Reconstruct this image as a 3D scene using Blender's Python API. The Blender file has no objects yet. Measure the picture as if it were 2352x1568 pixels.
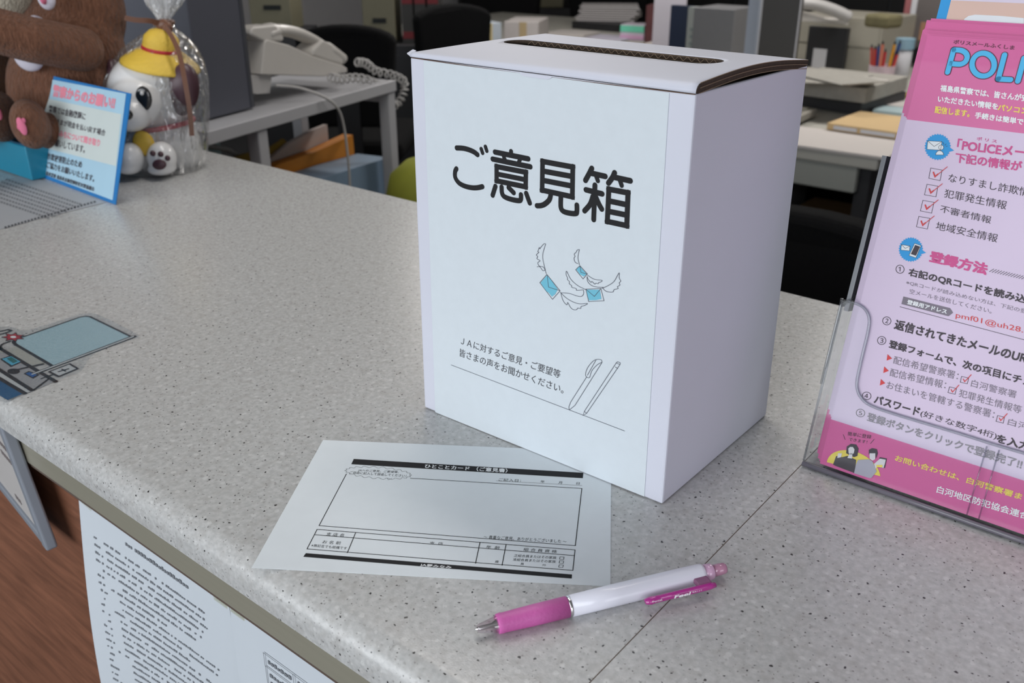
import bpy, bmesh, math, random
from mathutils import Vector as V, Matrix
random.seed(7)
sc = bpy.context.scene
COL = sc.collection
# ------------------------------------------------------------------ camera, light, exposure
FPX = 2111.28                      # focal length in pixels of the 2352 x 1568 frame
CAM = V((0.18773, -0.23844, 0.34541)); ROT = (1.14001, 0.00184, 0.68153)
cd = bpy.data.cameras.new('camera'); cam = bpy.data.objects.new('camera', cd); COL.objects.link(cam)
cam.location = CAM; cam.rotation_euler = ROT; sc.camera = cam
cd.sensor_width = 36; cd.lens = 36 * FPX / 2352; cd.clip_start = .01; cd.clip_end = 60
cd.dof.use_dof = True; cd.dof.focus_distance = .60; cd.dof.aperture_fstop = 12.5
from mathutils import Euler
RM = Euler(ROT, 'XYZ').to_matrix()

sc.view_settings.view_transform = 'Standard'; sc.view_settings.look = 'None'
sc.view_settings.gamma = 1; sc.view_settings.use_curve_mapping = False
sc.view_settings.exposure = 0.06
sc.cycles.use_denoising = True
sc.cycles.max_bounces = 10; sc.cycles.transparent_max_bounces = 24
sc.cycles.caustics_reflective = False; sc.cycles.caustics_refractive = False
sc.cycles.sample_clamp_indirect = 4

world = bpy.data.worlds.new('world'); sc.world = world; world.use_nodes = True
bg = world.node_tree.nodes['Background']; bg.inputs[0].default_value = (.72, .80, .90, 1); bg.inputs[1].default_value = .5

def area(name, loc, target, sx, sy, power, color):
    l = bpy.data.lights.new(name, 'AREA'); l.shape = 'RECTANGLE'; l.size = sx; l.size_y = sy
    l.energy = power; l.color = color
    o = bpy.data.objects.new(name, l); COL.objects.link(o); o.location = loc
    o.rotation_euler = (V(target) - V(loc)).to_track_quat('-Z', 'Y').to_euler()
    return o
# daylight coming in through the customer-side window behind the camera
area('window_daylight', (-.75, -2.92, .85), (-.75, 0, .40), 4.2, 1.5, 90, (.92, .96, 1.0))
area('added_side_light', (2.9, -1.3, .55), (0, .1, .1), 1.9, 1.3, 22, (.95, .95, 1.0))  # added light from the right, lifts the box's dim side
# the office's ceiling lamps (the fittings hang in their builder below)
for lx, ly, pw in ((-.6, .75, 8.5), (-2.6, 3.2, 30), (-.4, 3.4, 30)):
    area('ceiling_lamp_light', (lx, ly, 1.52), (lx, ly, 0), 1.1, .25, pw, (1.0, .96, .92))

# ------------------------------------------------------------------ helpers
def ray(px, py):
    return RM @ V(((px - 1176) / FPX, -(py - 784) / FPX, -1))
def G(px, py, z=0.0):
    """the point of the horizontal plane at height z seen at a photo pixel"""
    d = ray(px, py); return CAM + d * ((z - CAM.z) / d.z)
def at(px, py, D):
    return CAM + ray(px, py).normalized() * D
def hit(px, py, o, n):
    d = ray(px, py); o = V(o); n = V(n); return CAM + d * ((o - CAM).dot(n) / d.dot(n))

MATS = {}
def mat(name, col, rough=.6, metal=0, spec=.5, noise=0, nscale=40, bump=0, bscale=200, alpha=1, trans=0, emit=None, coat=0, sheen=0, stretch=None, sss=0, bdist=.002):
    if name in MATS: return MATS[name]
    m = bpy.data.materials.new(name); m.use_nodes = True; MATS[name] = m
    nt = m.node_tree; N = nt.nodes; L = nt.links; b = N['Principled BSDF']
    b.inputs['Base Color'].default_value = (*col, 1); b.inputs['Roughness'].default_value = rough
    b.inputs['Metallic'].default_value = metal; b.inputs['Specular IOR Level'].default_value = spec
    b.inputs['Transmission Weight'].default_value = trans; b.inputs['Coat Weight'].default_value = coat
    b.inputs['Sheen Weight'].default_value = sheen; b.inputs['Alpha'].default_value = alpha
    if sss: b.inputs['Subsurface Weight'].default_value = sss; b.inputs['Subsurface Scale'].default_value = .01
    tc = N.new('ShaderNodeTexCoord'); mp = N.new('ShaderNodeMapping'); L.new(tc.outputs['Object'], mp.inputs[0])
    if stretch: mp.inputs['Scale'].default_value = stretch
    n = N.new('ShaderNodeTexNoise'); n.inputs['Scale'].default_value = nscale; n.inputs['Detail'].default_value = 5
    L.new(mp.outputs[0], n.inputs['Vector'])
    mx = N.new('ShaderNodeMix'); mx.data_type = 'RGBA'
    k = max(noise, .03)
    mx.inputs[6].default_value = (*[c * (1 - k) for c in col], 1); mx.inputs[7].default_value = (*[min(1, c * (1 + k)) for c in col], 1)
    L.new(n.outputs['Fac'], mx.inputs[0]); L.new(mx.outputs[2], b.inputs['Base Color'])
    if bump:
        n2 = N.new('ShaderNodeTexNoise'); n2.inputs['Scale'].default_value = bscale; n2.inputs['Detail'].default_value = 4
        L.new(mp.outputs[0], n2.inputs['Vector'])
        bp = N.new('ShaderNodeBump'); bp.inputs['Strength'].default_value = bump; bp.inputs['Distance'].default_value = bdist
        L.new(n2.outputs['Fac'], bp.inputs['Height']); L.new(bp.outputs[0], b.inputs['Normal'])
    if emit: b.inputs['Emission Color'].default_value = (*emit[:3], 1); b.inputs['Emission Strength'].default_value = emit[3]
    return m

def srgb(r, g, b):
    f = lambda c: (c / 255 / 12.92) if c / 255 <= .04045 else ((c / 255 + .055) / 1.055) ** 2.4
    return (f(r), f(g), f(b))

def clear_mat(name, tint=(.93, .94, .95), rough=.06, gloss=1.0, wrinkle=0, wscale=30, base=.04, haze=0, top=.9, wd=.01):
    """thin clear plastic: what lies behind shows through, the surface reflects by its angle"""
    if name in MATS: return MATS[name]
    m = bpy.data.materials.new(name); m.use_nodes = True; MATS[name] = m
    nt = m.node_tree; N = nt.nodes; L = nt.links
    N.remove(N['Principled BSDF']); out = N['Material Output']
    t = N.new('ShaderNodeBsdfTransparent'); t.inputs[0].default_value = (*tint, 1)
    g = N.new('ShaderNodeBsdfGlossy'); g.inputs['Roughness'].default_value = rough; g.inputs[0].default_value = (gloss, gloss, gloss, 1)
    lw = N.new('ShaderNodeLayerWeight'); lw.inputs[0].default_value = .5
    pw = N.new('ShaderNodeMath'); pw.operation = 'POWER'; pw.inputs[1].default_value = 4; L.new(lw.outputs['Facing'], pw.inputs[0])
    mr = N.new('ShaderNodeMapRange'); mr.inputs[3].default_value = base; mr.inputs[4].default_value = top
    L.new(pw.outputs[0], mr.inputs[0])
    mx = N.new('ShaderNodeMixShader'); L.new(mr.outputs[0], mx.inputs[0]); L.new(t.outputs[0], mx.inputs[1]); L.new(g.outputs[0], mx.inputs[2])
    if haze:
        tl = N.new('ShaderNodeBsdfDiffuse'); tl.inputs[0].default_value = (.85, .87, .88, 1)
        m0 = N.new('ShaderNodeMixShader'); m0.inputs[0].default_value = haze; L.new(t.outputs[0], m0.inputs[1]); L.new(tl.outputs[0], m0.inputs[2]); L.new(m0.outputs[0], mx.inputs[1])
    if wrinkle:
        tc = N.new('ShaderNodeTexCoord'); mp = N.new('ShaderNodeMapping'); mp.inputs['Scale'].default_value = (1, 1, .28)
        L.new(tc.outputs['Object'], mp.inputs[0])
        n = N.new('ShaderNodeTexNoise'); n.inputs['Scale'].default_value = wscale; n.inputs['Detail'].default_value = 3; n.inputs['Distortion'].default_value = 1.2
        L.new(mp.outputs[0], n.inputs['Vector'])
        b = N.new('ShaderNodeBump'); b.inputs['Strength'].default_value = wrinkle; b.inputs['Distance'].default_value = wd
        L.new(n.outputs['Fac'], b.inputs['Height']); L.new(b.outputs[0], g.inputs['Normal']); L.new(b.outputs[0], lw.inputs['Normal'])
    L.new(mx.outputs[0], out.inputs[0])
    return m

def thing(name, label, cat, loc, group=None):
    o = bpy.data.objects.new(name, None); COL.objects.link(o); o.location = loc; o.empty_display_size = .02
    o['label'] = label; o['category'] = cat
    if group: o['group'] = group
    return o
def base_of(p):
    loc = V((0, 0, 0))
    while p: loc += V(p.location); p = p.parent
    return loc
def obj(name, bm, m, parent=None, smooth=False, label=None, keep=False):
    """links the bmesh, given in world coordinates, as one mesh object under its parent"""
    bmesh.ops.recalc_face_normals(bm, faces=bm.faces) if not keep else None
    off = base_of(parent)
    bmesh.ops.translate(bm, vec=-off, verts=bm.verts)
    me = bpy.data.meshes.new(name); bm.to_mesh(me); bm.free()
    for mm in (m if isinstance(m, (list, tuple)) else [m]): me.materials.append(mm)
    if smooth:
        for p in me.polygons: p.use_smooth = True
    o = bpy.data.objects.new(name, me); COL.objects.link(o); o.parent = parent
    if label: o['label'] = label
    return o
def tag(o, label, cat, group=None, kind=None):
    """a thing that is one mesh: its origin moves to its base"""
    me = o.data
    if o.parent is None and len(me.vertices):
        xs = [v.co.x for v in me.vertices]; ys = [v.co.y for v in me.vertices]; zs = [v.co.z for v in me.vertices]
        c = V(((min(xs) + max(xs)) / 2, (min(ys) + max(ys)) / 2, min(zs)))
        me.transform(Matrix.Translation(-c)); o.location = V(o.location) + c
    if kind: o['kind'] = kind
    if kind != 'structure':
        o['label'] = label; o['category'] = cat
    if group: o['group'] = group
    return o
def struct(name, bm, m):
    o = obj(name, bm, m); o['kind'] = 'structure'; return o
def BM(): return bmesh.new()
def add_box(bm, c, s, ax=None, mi=0, bev=0):
    """box of size s about centre c; ax = three axes"""
    ax = ax or (V((1, 0, 0)), V((0, 1, 0)), V((0, 0, 1))); c = V(c)
    vs = [bm.verts.new(c + ax[0] * (s[0] / 2 * i) + ax[1] * (s[1] / 2 * j) + ax[2] * (s[2] / 2 * k)) for i in (-1, 1) for j in (-1, 1) for k in (-1, 1)]
    fs = [bm.faces.new([vs[q] for q in f]) for f in ((0, 1, 3, 2), (4, 6, 7, 5), (0, 4, 5, 1), (2, 3, 7, 6), (0, 2, 6, 4), (1, 5, 7, 3))]
    for f in fs: f.material_index = mi
    if bev:
        es = list({e for f in fs for e in f.edges})
        r = bmesh.ops.bevel(bm, geom=es, offset=bev, segments=3, affect='EDGES', profile=.5)
        for f in r['faces']: f.material_index = mi
def boxo(name, c, s, m, parent=None, ax=None, bev=0, label=None):
    bm = BM(); add_box(bm, c, s, ax, 0, bev); return obj(name, bm, m, parent, label=label)
def add_prism(bm, pts, vec, mi=0):
    """polygon of world points swept along vec"""
    a = [bm.verts.new(p) for p in pts]; b = [bm.verts.new(V(p) + V(vec)) for p in pts]; n = len(pts)
    fs = [bm.faces.new(a), bm.faces.new(b[::-1])] + [bm.faces.new((a[i], b[i], b[(i + 1) % n], a[(i + 1) % n])) for i in range(n)]
    for f in fs: f.material_index = mi
def add_ell(bm, c, r, ax=None, seg=24, rings=16):
    ax = ax or (V((1, 0, 0)), V((0, 1, 0)), V((0, 0, 1)))
    M = Matrix(((ax[0].x, ax[1].x, ax[2].x, 0), (ax[0].y, ax[1].y, ax[2].y, 0), (ax[0].z, ax[1].z, ax[2].z, 0), (0, 0, 0, 1)))
    bmesh.ops.create_uvsphere(bm, u_segments=seg, v_segments=rings, radius=1, matrix=Matrix.Translation(c) @ M @ Matrix.Diagonal((*r, 1)))
def add_tube(bm, pts, r, seg=10, cap=True, flat=None):
    """tube through points; r number or list; flat=(normal, ratio) squashes it"""
    pts = [V(p) for p in pts]; n = len(pts); rr = r if isinstance(r, (list, tuple)) else [r] * n
    rings = []; up = None
    for i, p in enumerate(pts):
        t = (pts[min(i + 1, n - 1)] - pts[max(i - 1, 0)]).normalized()
        if up is None: up = t.orthogonal().normalized()
        up = (up - t * up.dot(t)).normalized(); s = t.cross(up)
        if flat: s = flat[0].normalized(); s = (s - t * s.dot(t)).normalized(); up = s.cross(t)
        k = flat[1] if flat else 1
        rings.append([bm.verts.new(p + up * math.cos(a) * rr[i] + s * math.sin(a) * rr[i] * k) for a in (2 * math.pi * j / seg for j in range(seg))])
    for a, b in zip(rings, rings[1:]):
        for j in range(seg): bm.faces.new((a[j], a[(j + 1) % seg], b[(j + 1) % seg], b[j]))
    if cap: bm.faces.new(rings[0][::-1]); bm.faces.new(rings[-1])
def add_lathe(bm, c, axis, prof, seg=32):
    """prof = (distance along axis, radius)"""
    axis = V(axis).normalized(); u = axis.orthogonal().normalized(); w = axis.cross(u); c = V(c)
    rings = [[bm.verts.new(c + axis * h + (u * math.cos(2 * math.pi * j / seg) + w * math.sin(2 * math.pi * j / seg)) * max(r, 1e-5)) for j in range(seg)] for h, r in prof]
    for a, b in zip(rings, rings[1:]):
        for j in range(seg): bm.faces.new((a[j], a[(j + 1) % seg], b[(j + 1) % seg], b[j]))
    bm.faces.new(rings[0][::-1]); bm.faces.new(rings[-1])
def smoothpts(pts, k=6, closed=False):
    """Catmull-Rom through 2-D or 3-D points"""
    P = [V(p) for p in pts]; out = []; n = len(P)
    for i in range(n if closed else n - 1):
        g = (lambda j: P[j % n]) if closed else (lambda j: P[max(0, min(n - 1, j))])
        a, b, c, d = g(i - 1), g(i), g(i + 1), g(i + 2)
        for s in range(k):
            t = s / k
            out.append(.5 * ((2 * b) + (c - a) * t + (2 * a - 5 * b + 4 * c - d) * t * t + (3 * b - a - 3 * c + d) * t ** 3))
    if not closed: out.append(P[-1])
    return out

PRINTS = []
def printed(bm, m, hosts):
    """lettering and pictures belong to the mesh of the sheet they are printed on; hosts = [(mesh object, test of a face centre)]"""
    PRINTS.append((bm, m, hosts))
def merge_prints():
    by = {}
    for bm, m, hosts in PRINTS:
        me = bpy.data.meshes.new('p'); bm.to_mesh(me)
        co = [v.co.copy() for v in me.vertices]
        for p in me.polygons:
            c = sum((co[i] for i in p.vertices), V()) / len(p.vertices)
            for h, test in hosts:
                if test is None or test(c): by.setdefault(h.name, (h, []))[1].append(([co[i] for i in p.vertices], m)); break
        bm.free(); bpy.data.meshes.remove(me)
    for h, faces in by.values():
        off = base_of(h.parent) + V(h.location)
        b = bmesh.new(); b.from_mesh(h.data); slots = [q.name for q in h.data.materials]; key = {}
        for vs, m in faces:
            if m.name not in slots: h.data.materials.append(m); slots.append(m.name)
            vv = []
            for p in vs:
                k = (round(p.x, 6), round(p.y, 6), round(p.z, 7), m.name)
                if k not in key: key[k] = b.verts.new(p - off)
                vv.append(key[k])
            if len(set(vv)) < 3: continue
            try: f = b.faces.new(list(dict.fromkeys(vv)))
            except ValueError: continue
            f.material_index = slots.index(m.name); f.smooth = False
        b.to_mesh(h.data); b.free()
PRINTS_ONCE = True

class Surf:
    """a flat printed surface: origin, two directions; prints are laid on it"""
    def __init__(s, o, u, v, zoom=(0, 0, 1)):
        s.o = V(o); s.u = V(u).normalized(); v = V(v); s.v = (v - s.u * v.dot(s.u)).normalized(); s.n = s.u.cross(s.v); s.z = zoom
        if s.n.dot(CAM - s.o) < 0: s.n = -s.n
    def zoomed(s, ox, oy, k):
        q = Surf(s.o, s.u, s.v, (ox, oy, k)); return q
    def w(s, p, lift=0):                  # measured photo point -> world
        ox, oy, k = s.z; q = hit(ox + p[0] / k, oy + p[1] / k, s.o, s.n); return q + s.n * lift
    def ab(s, a, b, lift=0): return s.o + s.u * a + s.v * b + s.n * lift
LIFT = .00025
def poly(bm, S, pts, lift=LIFT, mi=0):
    f = bm.faces.new([bm.verts.new(S.w(p, lift)) for p in pts]); f.material_index = mi
def ribbon(bm, P, w, n, closed=False, cap=True):
    """flat stroke of width w along world points on a plane with normal n"""
    P = [V(p) for p in P]; m = len(P); L = []; R = []
    for i, p in enumerate(P):
        a = P[(i - 1) % m] if (closed or i > 0) else P[i]; b = P[(i + 1) % m] if (closed or i < m - 1) else P[i]
        t = (b - a).normalized()
        if (a - p).length > 1e-9 and (b - p).length > 1e-9: t = ((p - a).normalized() + (b - p).normalized()).normalized()
        s = n.cross(t).normalized(); k = 1
        if 0 < i < m - 1 or closed:
            t1 = (P[i] - P[(i - 1) % m]).normalized(); k = 1 / max(.5, abs(t.dot(t1)))
        L.append(bm.verts.new(p + s * w / 2 * k)); R.append(bm.verts.new(p - s * w / 2 * k))
    for i in range(m if closed else m - 1):
        j = (i + 1) % m; bm.faces.new((R[i], R[j], L[j], L[i]))
    if cap and not closed:
        for i, sg in ((0, -1), (m - 1, 1)):
            t = (P[1] - P[0] if i == 0 else P[-1] - P[-2]).normalized() * sg; s = n.cross(t).normalized()
            vs = [bm.verts.new(P[i] + s * math.cos(a) * w / 2 + t * math.sin(a) * w / 2) for a in (math.pi * q / 8 for q in range(9))]
            bm.faces.new(vs)
def stroke(bm, S, pts, w, curve=False, closed=False, lift=LIFT, cap=True):
    P = [S.w(p, lift) for p in pts]
    if curve: P = smoothpts(P, 6, closed)
    ribbon(bm, P, w, S.n, closed, cap)
def text_bm(s, bold=0):
    c = bpy.data.curves.new('t', 'FONT'); c.body = s; c.size = 1; c.offset = min(bold, .006); c.resolution_u = 3
    o = bpy.data.objects.new('t', c); COL.objects.link(o)
    me = bpy.data.meshes.new_from_object(o.evaluated_get(bpy.context.evaluated_depsgraph_get()))
    bpy.data.objects.remove(o); bpy.data.curves.remove(c)
    return me
def text(bm, S, s, bl, br, tl, bold=0, lift=LIFT):
    """lettering whose ink fills the parallelogram bl, br, tl of the surface"""
    me = text_bm(s, bold)
    xs = [v.co.x for v in me.vertices]; ys = [v.co.y for v in me.vertices]
    if not xs: return
    x0, x1, y0, y1 = min(xs), max(xs), min(ys), max(ys)
    A, B, C_ = S.w(bl, lift), S.w(br, lift), S.w(tl, lift)
    k = bold * 1.1                              # heavier strokes: the glyph is laid again, shifted by part of a stroke
    for dx, dy, dl in ([(0, 0, 0)] if bold < .009 else [(-k, -k, 0), (k, -k, 1e-6), (k, k, 2e-6), (-k, k, 3e-6)]):
        n0 = len(bm.verts); bm.from_mesh(me); bm.verts.ensure_lookup_table()
        for v in bm.verts[n0:]:
            v.co = A + (B - A) * ((v.co.x + dx - x0) / (x1 - x0)) + (C_ - A) * ((v.co.y + dy - y0) / (y1 - y0)) + S.n * dl
    bpy.data.meshes.remove(me)

Z = V((0, 0, 1)); X = V((1, 0, 0)); Y = V((0, 1, 0))
RT = V((math.cos(ROT[2]), math.sin(ROT[2]), 0)); FW = V((-math.sin(ROT[2]), math.cos(ROT[2]), 0))   # level axes across and along the view
AX = (RT, FW, Z)
INK = mat('black_print', srgb(38, 38, 40), .7, spec=.2)
FINE = mat('fine_grey_print', srgb(122, 126, 132), .7, spec=.2)
WHITE_INK = mat('white_print', (.82, .84, .86), .7)
# ------------------------------------------------------------------ the room
FZ = -1.0; CZ = 1.6
carpet = mat('charcoal_carpet', (.02, .02, .022), .95, noise=.4, nscale=60, bump=.5, bscale=400)
wallm = mat('pale_wall', (.62, .60, .60), .8, noise=.05, nscale=3)
ceilm = mat('ceiling_board', (.55, .55, .53), .9, noise=.05, nscale=20)
def bx(name, lo, hi, m, kind='structure'):
    bm = BM(); add_box(bm, [(a + b) / 2 for a, b in zip(lo, hi)], [b - a for a, b in zip(lo, hi)])
    o = obj(name, bm, m); o['kind'] = kind; return o
bx('floor', (-7.2, -3.2, FZ - .1), (3.2, 8.2, FZ), carpet)
bx('ceiling', (-7.2, -3.2, CZ), (3.2, 8.2, CZ + .1), ceilm)
bx('wall_back', (-7.2, 8.0, FZ), (3.2, 8.2, CZ), wallm)
bx('wall_left', (-7.2, -3.2, FZ), (-7.0, 8.0, CZ), wallm)
bm = BM()
for lo, hi in (((3, -3.2, FZ), (3.2, -2.4, CZ)), ((3, -.2, FZ), (3.2, 8.0, CZ)), ((3, -2.4, FZ), (3.2, -.2, -.2)), ((3, -2.4, 1.3), (3.2, -.2, CZ))):
    add_box(bm, [(a + b) / 2 for a, b in zip(lo, hi)], [b - a for a, b in zip(lo, hi)])
struct('wall_right', bm, wallm)
bm = BM()
for y in (-2.37, -1.3, -.23): add_box(bm, (3.1, y, .55), (.06, .06, 1.5))
for z in (-.17, 1.27): add_box(bm, (3.1, -1.3, z), (.06, 2.2, .06))
w2 = struct('added_side_window', bm, mat('window_aluminium', (.5, .5, .5), .4, metal=.8)); boxo('pane', (3.1, -1.3, .55), (.006, 2.1, 1.4), clear_mat('window_glass'), w2)  # unseen window, added to go with the extra side light
# window wall behind the camera: piers, sill wall, lintel, frame and pane
bm = BM()
for lo, hi in (((-7, -3.2, FZ), (-3.4, -3.0, CZ)), ((1.4, -3.2, FZ), (3.0, -3.0, CZ)), ((-3.4, -3.2, FZ), (1.4, -3.0, -.2)), ((-3.4, -3.2, 1.5), (1.4, -3.0, CZ))):
    add_box(bm, [(a + b) / 2 for a, b in zip(lo, hi)], [b - a for a, b in zip(lo, hi)])
struct('wall_front', bm, wallm)
bm = BM()
for x in (-3.37, -1.0, 1.37): add_box(bm, (x, -3.1, .65), (.06, .06, 1.7))
for z in (-.17, 1.47): add_box(bm, (-1, -3.1, z), (4.8, .06, .06))
w1 = struct('window_1', bm, mat('window_aluminium', (.5, .5, .5), .4, metal=.8))
o = boxo('pane', (-1, -3.1, .65), (4.7, .006, 1.6), clear_mat('window_glass'), w1)

# ------------------------------------------------------------------ service counter
def counter_mat():
    m = bpy.data.materials.new('speckled_solid_surface'); m.use_nodes = True; nt = m.node_tree; N = nt.nodes; L = nt.links; b = N['Principled BSDF']
    tc = N.new('ShaderNodeTexCoord'); sp = N.new('ShaderNodeSeparateXYZ'); L.new(tc.outputs['Object'], sp.inputs[0])
    sub = N.new('ShaderNodeMath'); sub.operation = 'ADD'; L.new(sp.outputs['Y'], sub.inputs[0]); L.new(sp.outputs['Z'], sub.inputs[1])
    cb = N.new('ShaderNodeCombineXYZ'); L.new(sp.outputs['X'], cb.inputs[0]); L.new(sub.outputs[0], cb.inputs[1])
    def noise(scale, det, lo, hi):
        n = N.new('ShaderNodeTexNoise'); n.noise_dimensions = '2D'; n.inputs['Scale'].default_value = scale; n.inputs['Detail'].default_value = det
        L.new(cb.outputs[0], n.inputs['Vector']); r = N.new('ShaderNodeMapRange'); r.inputs[1].default_value = lo; r.inputs[2].default_value = hi
        L.new(n.outputs['Fac'], r.inputs[0]); return r.outputs[0]
    def specks(scale, rmax, keep, soft, off, metric='EUCLIDEAN'):
        """mask of grains: one per cell, only the share keep of the cells, each with its own size"""
        mp = N.new('ShaderNodeMapping'); mp.inputs['Location'].default_value = (off, off * .7, 0); L.new(cb.outputs[0], mp.inputs[0])
        nz = N.new('ShaderNodeTexNoise'); nz.noise_dimensions = '2D'; nz.inputs['Scale'].default_value = scale * 3.0; nz.inputs['Detail'].default_value = 1
        L.new(mp.outputs[0], nz.inputs['Vector'])
        vm = N.new('ShaderNodeVectorMath'); vm.operation = 'MULTIPLY_ADD'; vm.inputs[1].default_value = (.25 / scale,) * 3
        L.new(nz.outputs['Color'], vm.inputs[0]); L.new(mp.outputs[0], vm.inputs[2])
        v = N.new('ShaderNodeTexVoronoi'); v.voronoi_dimensions = '2D'; v.inputs['Scale'].default_value = scale; L.new(vm.outputs[0], v.inputs['Vector'])
        sc_ = N.new('ShaderNodeSeparateColor'); L.new(v.outputs['Color'], sc_.inputs[0])
        th = N.new('ShaderNodeMapRange'); th.inputs[1].default_value = 1 - keep; th.inputs[2].default_value = 1; th.inputs[3].default_value = .0; th.inputs[4].default_value = rmax
        L.new(sc_.outputs[0], th.inputs[0])
        d = N.new('ShaderNodeMath'); d.operation = 'SUBTRACT'; L.new(th.outputs[0], d.inputs[0]); L.new(v.outputs['Distance'], d.inputs[1])
        s = N.new('ShaderNodeMath'); s.operation = 'DIVIDE'; s.use_clamp = True; s.inputs[1].default_value = soft; L.new(d.outputs[0], s.inputs[0])
        return s.outputs[0]
    def mix(fac, a, c, k=1):
        x = N.new('ShaderNodeMix'); x.data_type = 'RGBA'
        if k != 1:
            q = N.new('ShaderNodeMath'); q.operation = 'MULTIPLY'; q.inputs[1].default_value = k; L.new(fac, q.inputs[0]); fac = q.outputs[0]
        L.new(fac, x.inputs[0])
        if isinstance(a, tuple): x.inputs[6].default_value = (*a, 1)
        else: L.new(a, x.inputs[6])
        x.inputs[7].default_value = (*c, 1); return x.outputs[2]
    c = mix(noise(260, 5, .30, .70), (.445, .445, .44), (.56, .56, .553))
    c = mix(noise(120, 3, .48, .72), c, (.40, .385, .37), .45)
    c = mix(specks(130, .30, .45, .10, 3.1), c, (.70, .70, .69), .48)
    c = mix(specks(230, .30, .5, .14, 7.7), c, (.60, .595, .58), .45)
    c = mix(specks(170, .27, .5, .22, 1.3), c, (.18, .165, .15), .42)
    c = mix(specks(270, .24, .45, .12, 9.4), c, (.16, .14, .13), .5)
    c = mix(specks(135, .135, .50, .05, 5.2), c, (.018, .016, .016), .95)
    c = mix(specks(200, .14, .42, .06, 4.6), c, (.05, .045, .04), .8)
    L.new(c, b.inputs['Base Color']); b.inputs['Roughness'].default_value = .27; b.inputs['Specular IOR Level'].default_value = .6
    n = N.new('ShaderNodeTexNoise'); n.inputs['Scale'].default_value = 900; L.new(tc.outputs['Object'], n.inputs['Vector'])
    bp = N.new('ShaderNodeBump'); bp.inputs['Strength'].default_value = .15; bp.inputs['Distance'].default_value = .0004
    L.new(n.outputs['Fac'], bp.inputs['Height']); L.new(bp.outputs[0], b.inputs['Normal'])
    return m
CM = counter_mat()
counter = thing('service_counter', 'speckled grey stone-effect service counter with rounded front edge, carrying the white box', 'counter', (-.6, .3, FZ))
def slab(x0, x1):
    bm = BM(); r = .016; prof = [(.02, -.025), (.0015, -.025), (0, -.0235)]
    prof += [(r - r * math.cos(a), -r + r * math.sin(a)) for a in (math.pi / 2 * i / 10 for i in range(11))]
    prof += [(.05, 0), (.3, 0), (.5, 0), (.612, 0), (.6135, -.0015), (.6135, -.028), (.02, -.028)]
    add_prism(bm, [V((x0, y, z)) for y, z in prof], (x1 - x0, 0, 0))
    o = obj('countertop', bm, CM, counter)
    for p in o.data.polygons: p.use_smooth = abs(p.normal.x) < .5
    o.data.set_sharp_from_angle(angle=math.radians(35)); return o
slab(-3.2, -.0002); slab(.0002, 1.3)
boxo('joint', (0, .3067, -.013), (.0005, .611, .0262), mat('joint_filler', (.10, .07, .05), .8), counter)
steel = mat('brushed_trim_metal', (.36, .34, .27), .33, metal=.3, noise=.08, nscale=300, stretch=(.02, 1, 1))
bm = BM(); add_box(bm, (-.95, .026, -.0565), (4.5, .012, .037), bev=.002)
obj('trim_strip', bm, steel, counter)
boxo('lower_gap_shade_strip', (-.95, .0275, -.0765), (4.5, .012, .003), mat('dark_gap_strip', (.10, .07, .055), .7), counter)  # dark brown strip standing in for the shade of the lower gap
boxo('upper_gap_shade_strip', (-.95, .017, -.0335), (4.5, .012, .007), mat('dark_gap_strip', (.10, .07, .055), .7), counter)  # brown strip put in for the shaded gap above the trim
def wood_mat(name, c1, c2, sc_=1):
    m = bpy.data.materials.new(name); m.use_nodes = True; nt = m.node_tree; N = nt.nodes; L = nt.links; b = N['Principled BSDF']
    tc = N.new('ShaderNodeTexCoord'); mp = N.new('ShaderNodeMapping'); mp.inputs['Scale'].default_value = (3 * sc_, 3 * sc_, 26 * sc_); L.new(tc.outputs['Object'], mp.inputs[0])
    n = N.new('ShaderNodeTexNoise'); n.inputs['Scale'].default_value = 4; n.inputs['Detail'].default_value = 7; n.inputs['Distortion'].default_value = .6; L.new(mp.outputs[0], n.inputs['Vector'])
    r = N.new('ShaderNodeValToRGB'); r.color_ramp.elements[0].position = .32; r.color_ramp.elements[1].position = .68
    r.color_ramp.elements[0].color = (*c1, 1); r.color_ramp.elements[1].color = (*c2, 1); L.new(n.outputs['Fac'], r.inputs[0]); L.new(r.outputs[0], b.inputs['Base Color'])
    b.inputs['Roughness'].default_value = .5; return m
WOOD = wood_mat('reddish_brown_wood_veneer', srgb(108, 70, 52), srgb(136, 90, 68))
boxo('front_panel', (-.95, .05, -.53), (4.5, .026, .92), WOOD, counter)
boxo('side_panel', (-3.0, .33, -.53), (.03, .52, .92), WOOD, counter)
boxo('side_panel', (1.2, .33, -.53), (.03, .52, .92), WOOD, counter)
boxo('support_shelf', (-.95, .32, -.045), (4.3, .5, .03), WOOD, counter)

# ------------------------------------------------------------------ papers taped on the counter front
PAPER = mat('white_paper', srgb(200, 207, 214), .8, spec=.2, noise=.015, nscale=8)
TAPE = clear_mat('clear_tape', (.97, .96, .90), .3, .6, top=.4)
SHEETS = []
def notice(x0, x1, ztop, curl, label, rows, zbot=-.40):
    t = thing('notice_paper', label, 'notice', ((x0 + x1) / 2, .034, zbot))
    bm = BM(); nx, nz = 10, 24; g = {}
    def pos(i, j):
        a, c = i / nx, j / nz; z = ztop + (zbot - ztop) * c
        return V((x0 + (x1 - x0) * a, .0355 - curl * math.sin(c * 2.2) * (1 - a) ** 2 - .0006, z))
    for i in range(nx + 1):
        for j in range(nz + 1): g[i, j] = bm.verts.new(pos(i, j))
    for i in range(nx):
        for j in range(nz): bm.faces.new((g[i, j], g[i + 1, j], g[i + 1, j + 1], g[i, j + 1]))
    sheet = obj('sheet', bm, PAPER, t, smooth=True);
    SHEETS.append(sheet)
    return t, pos
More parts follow.
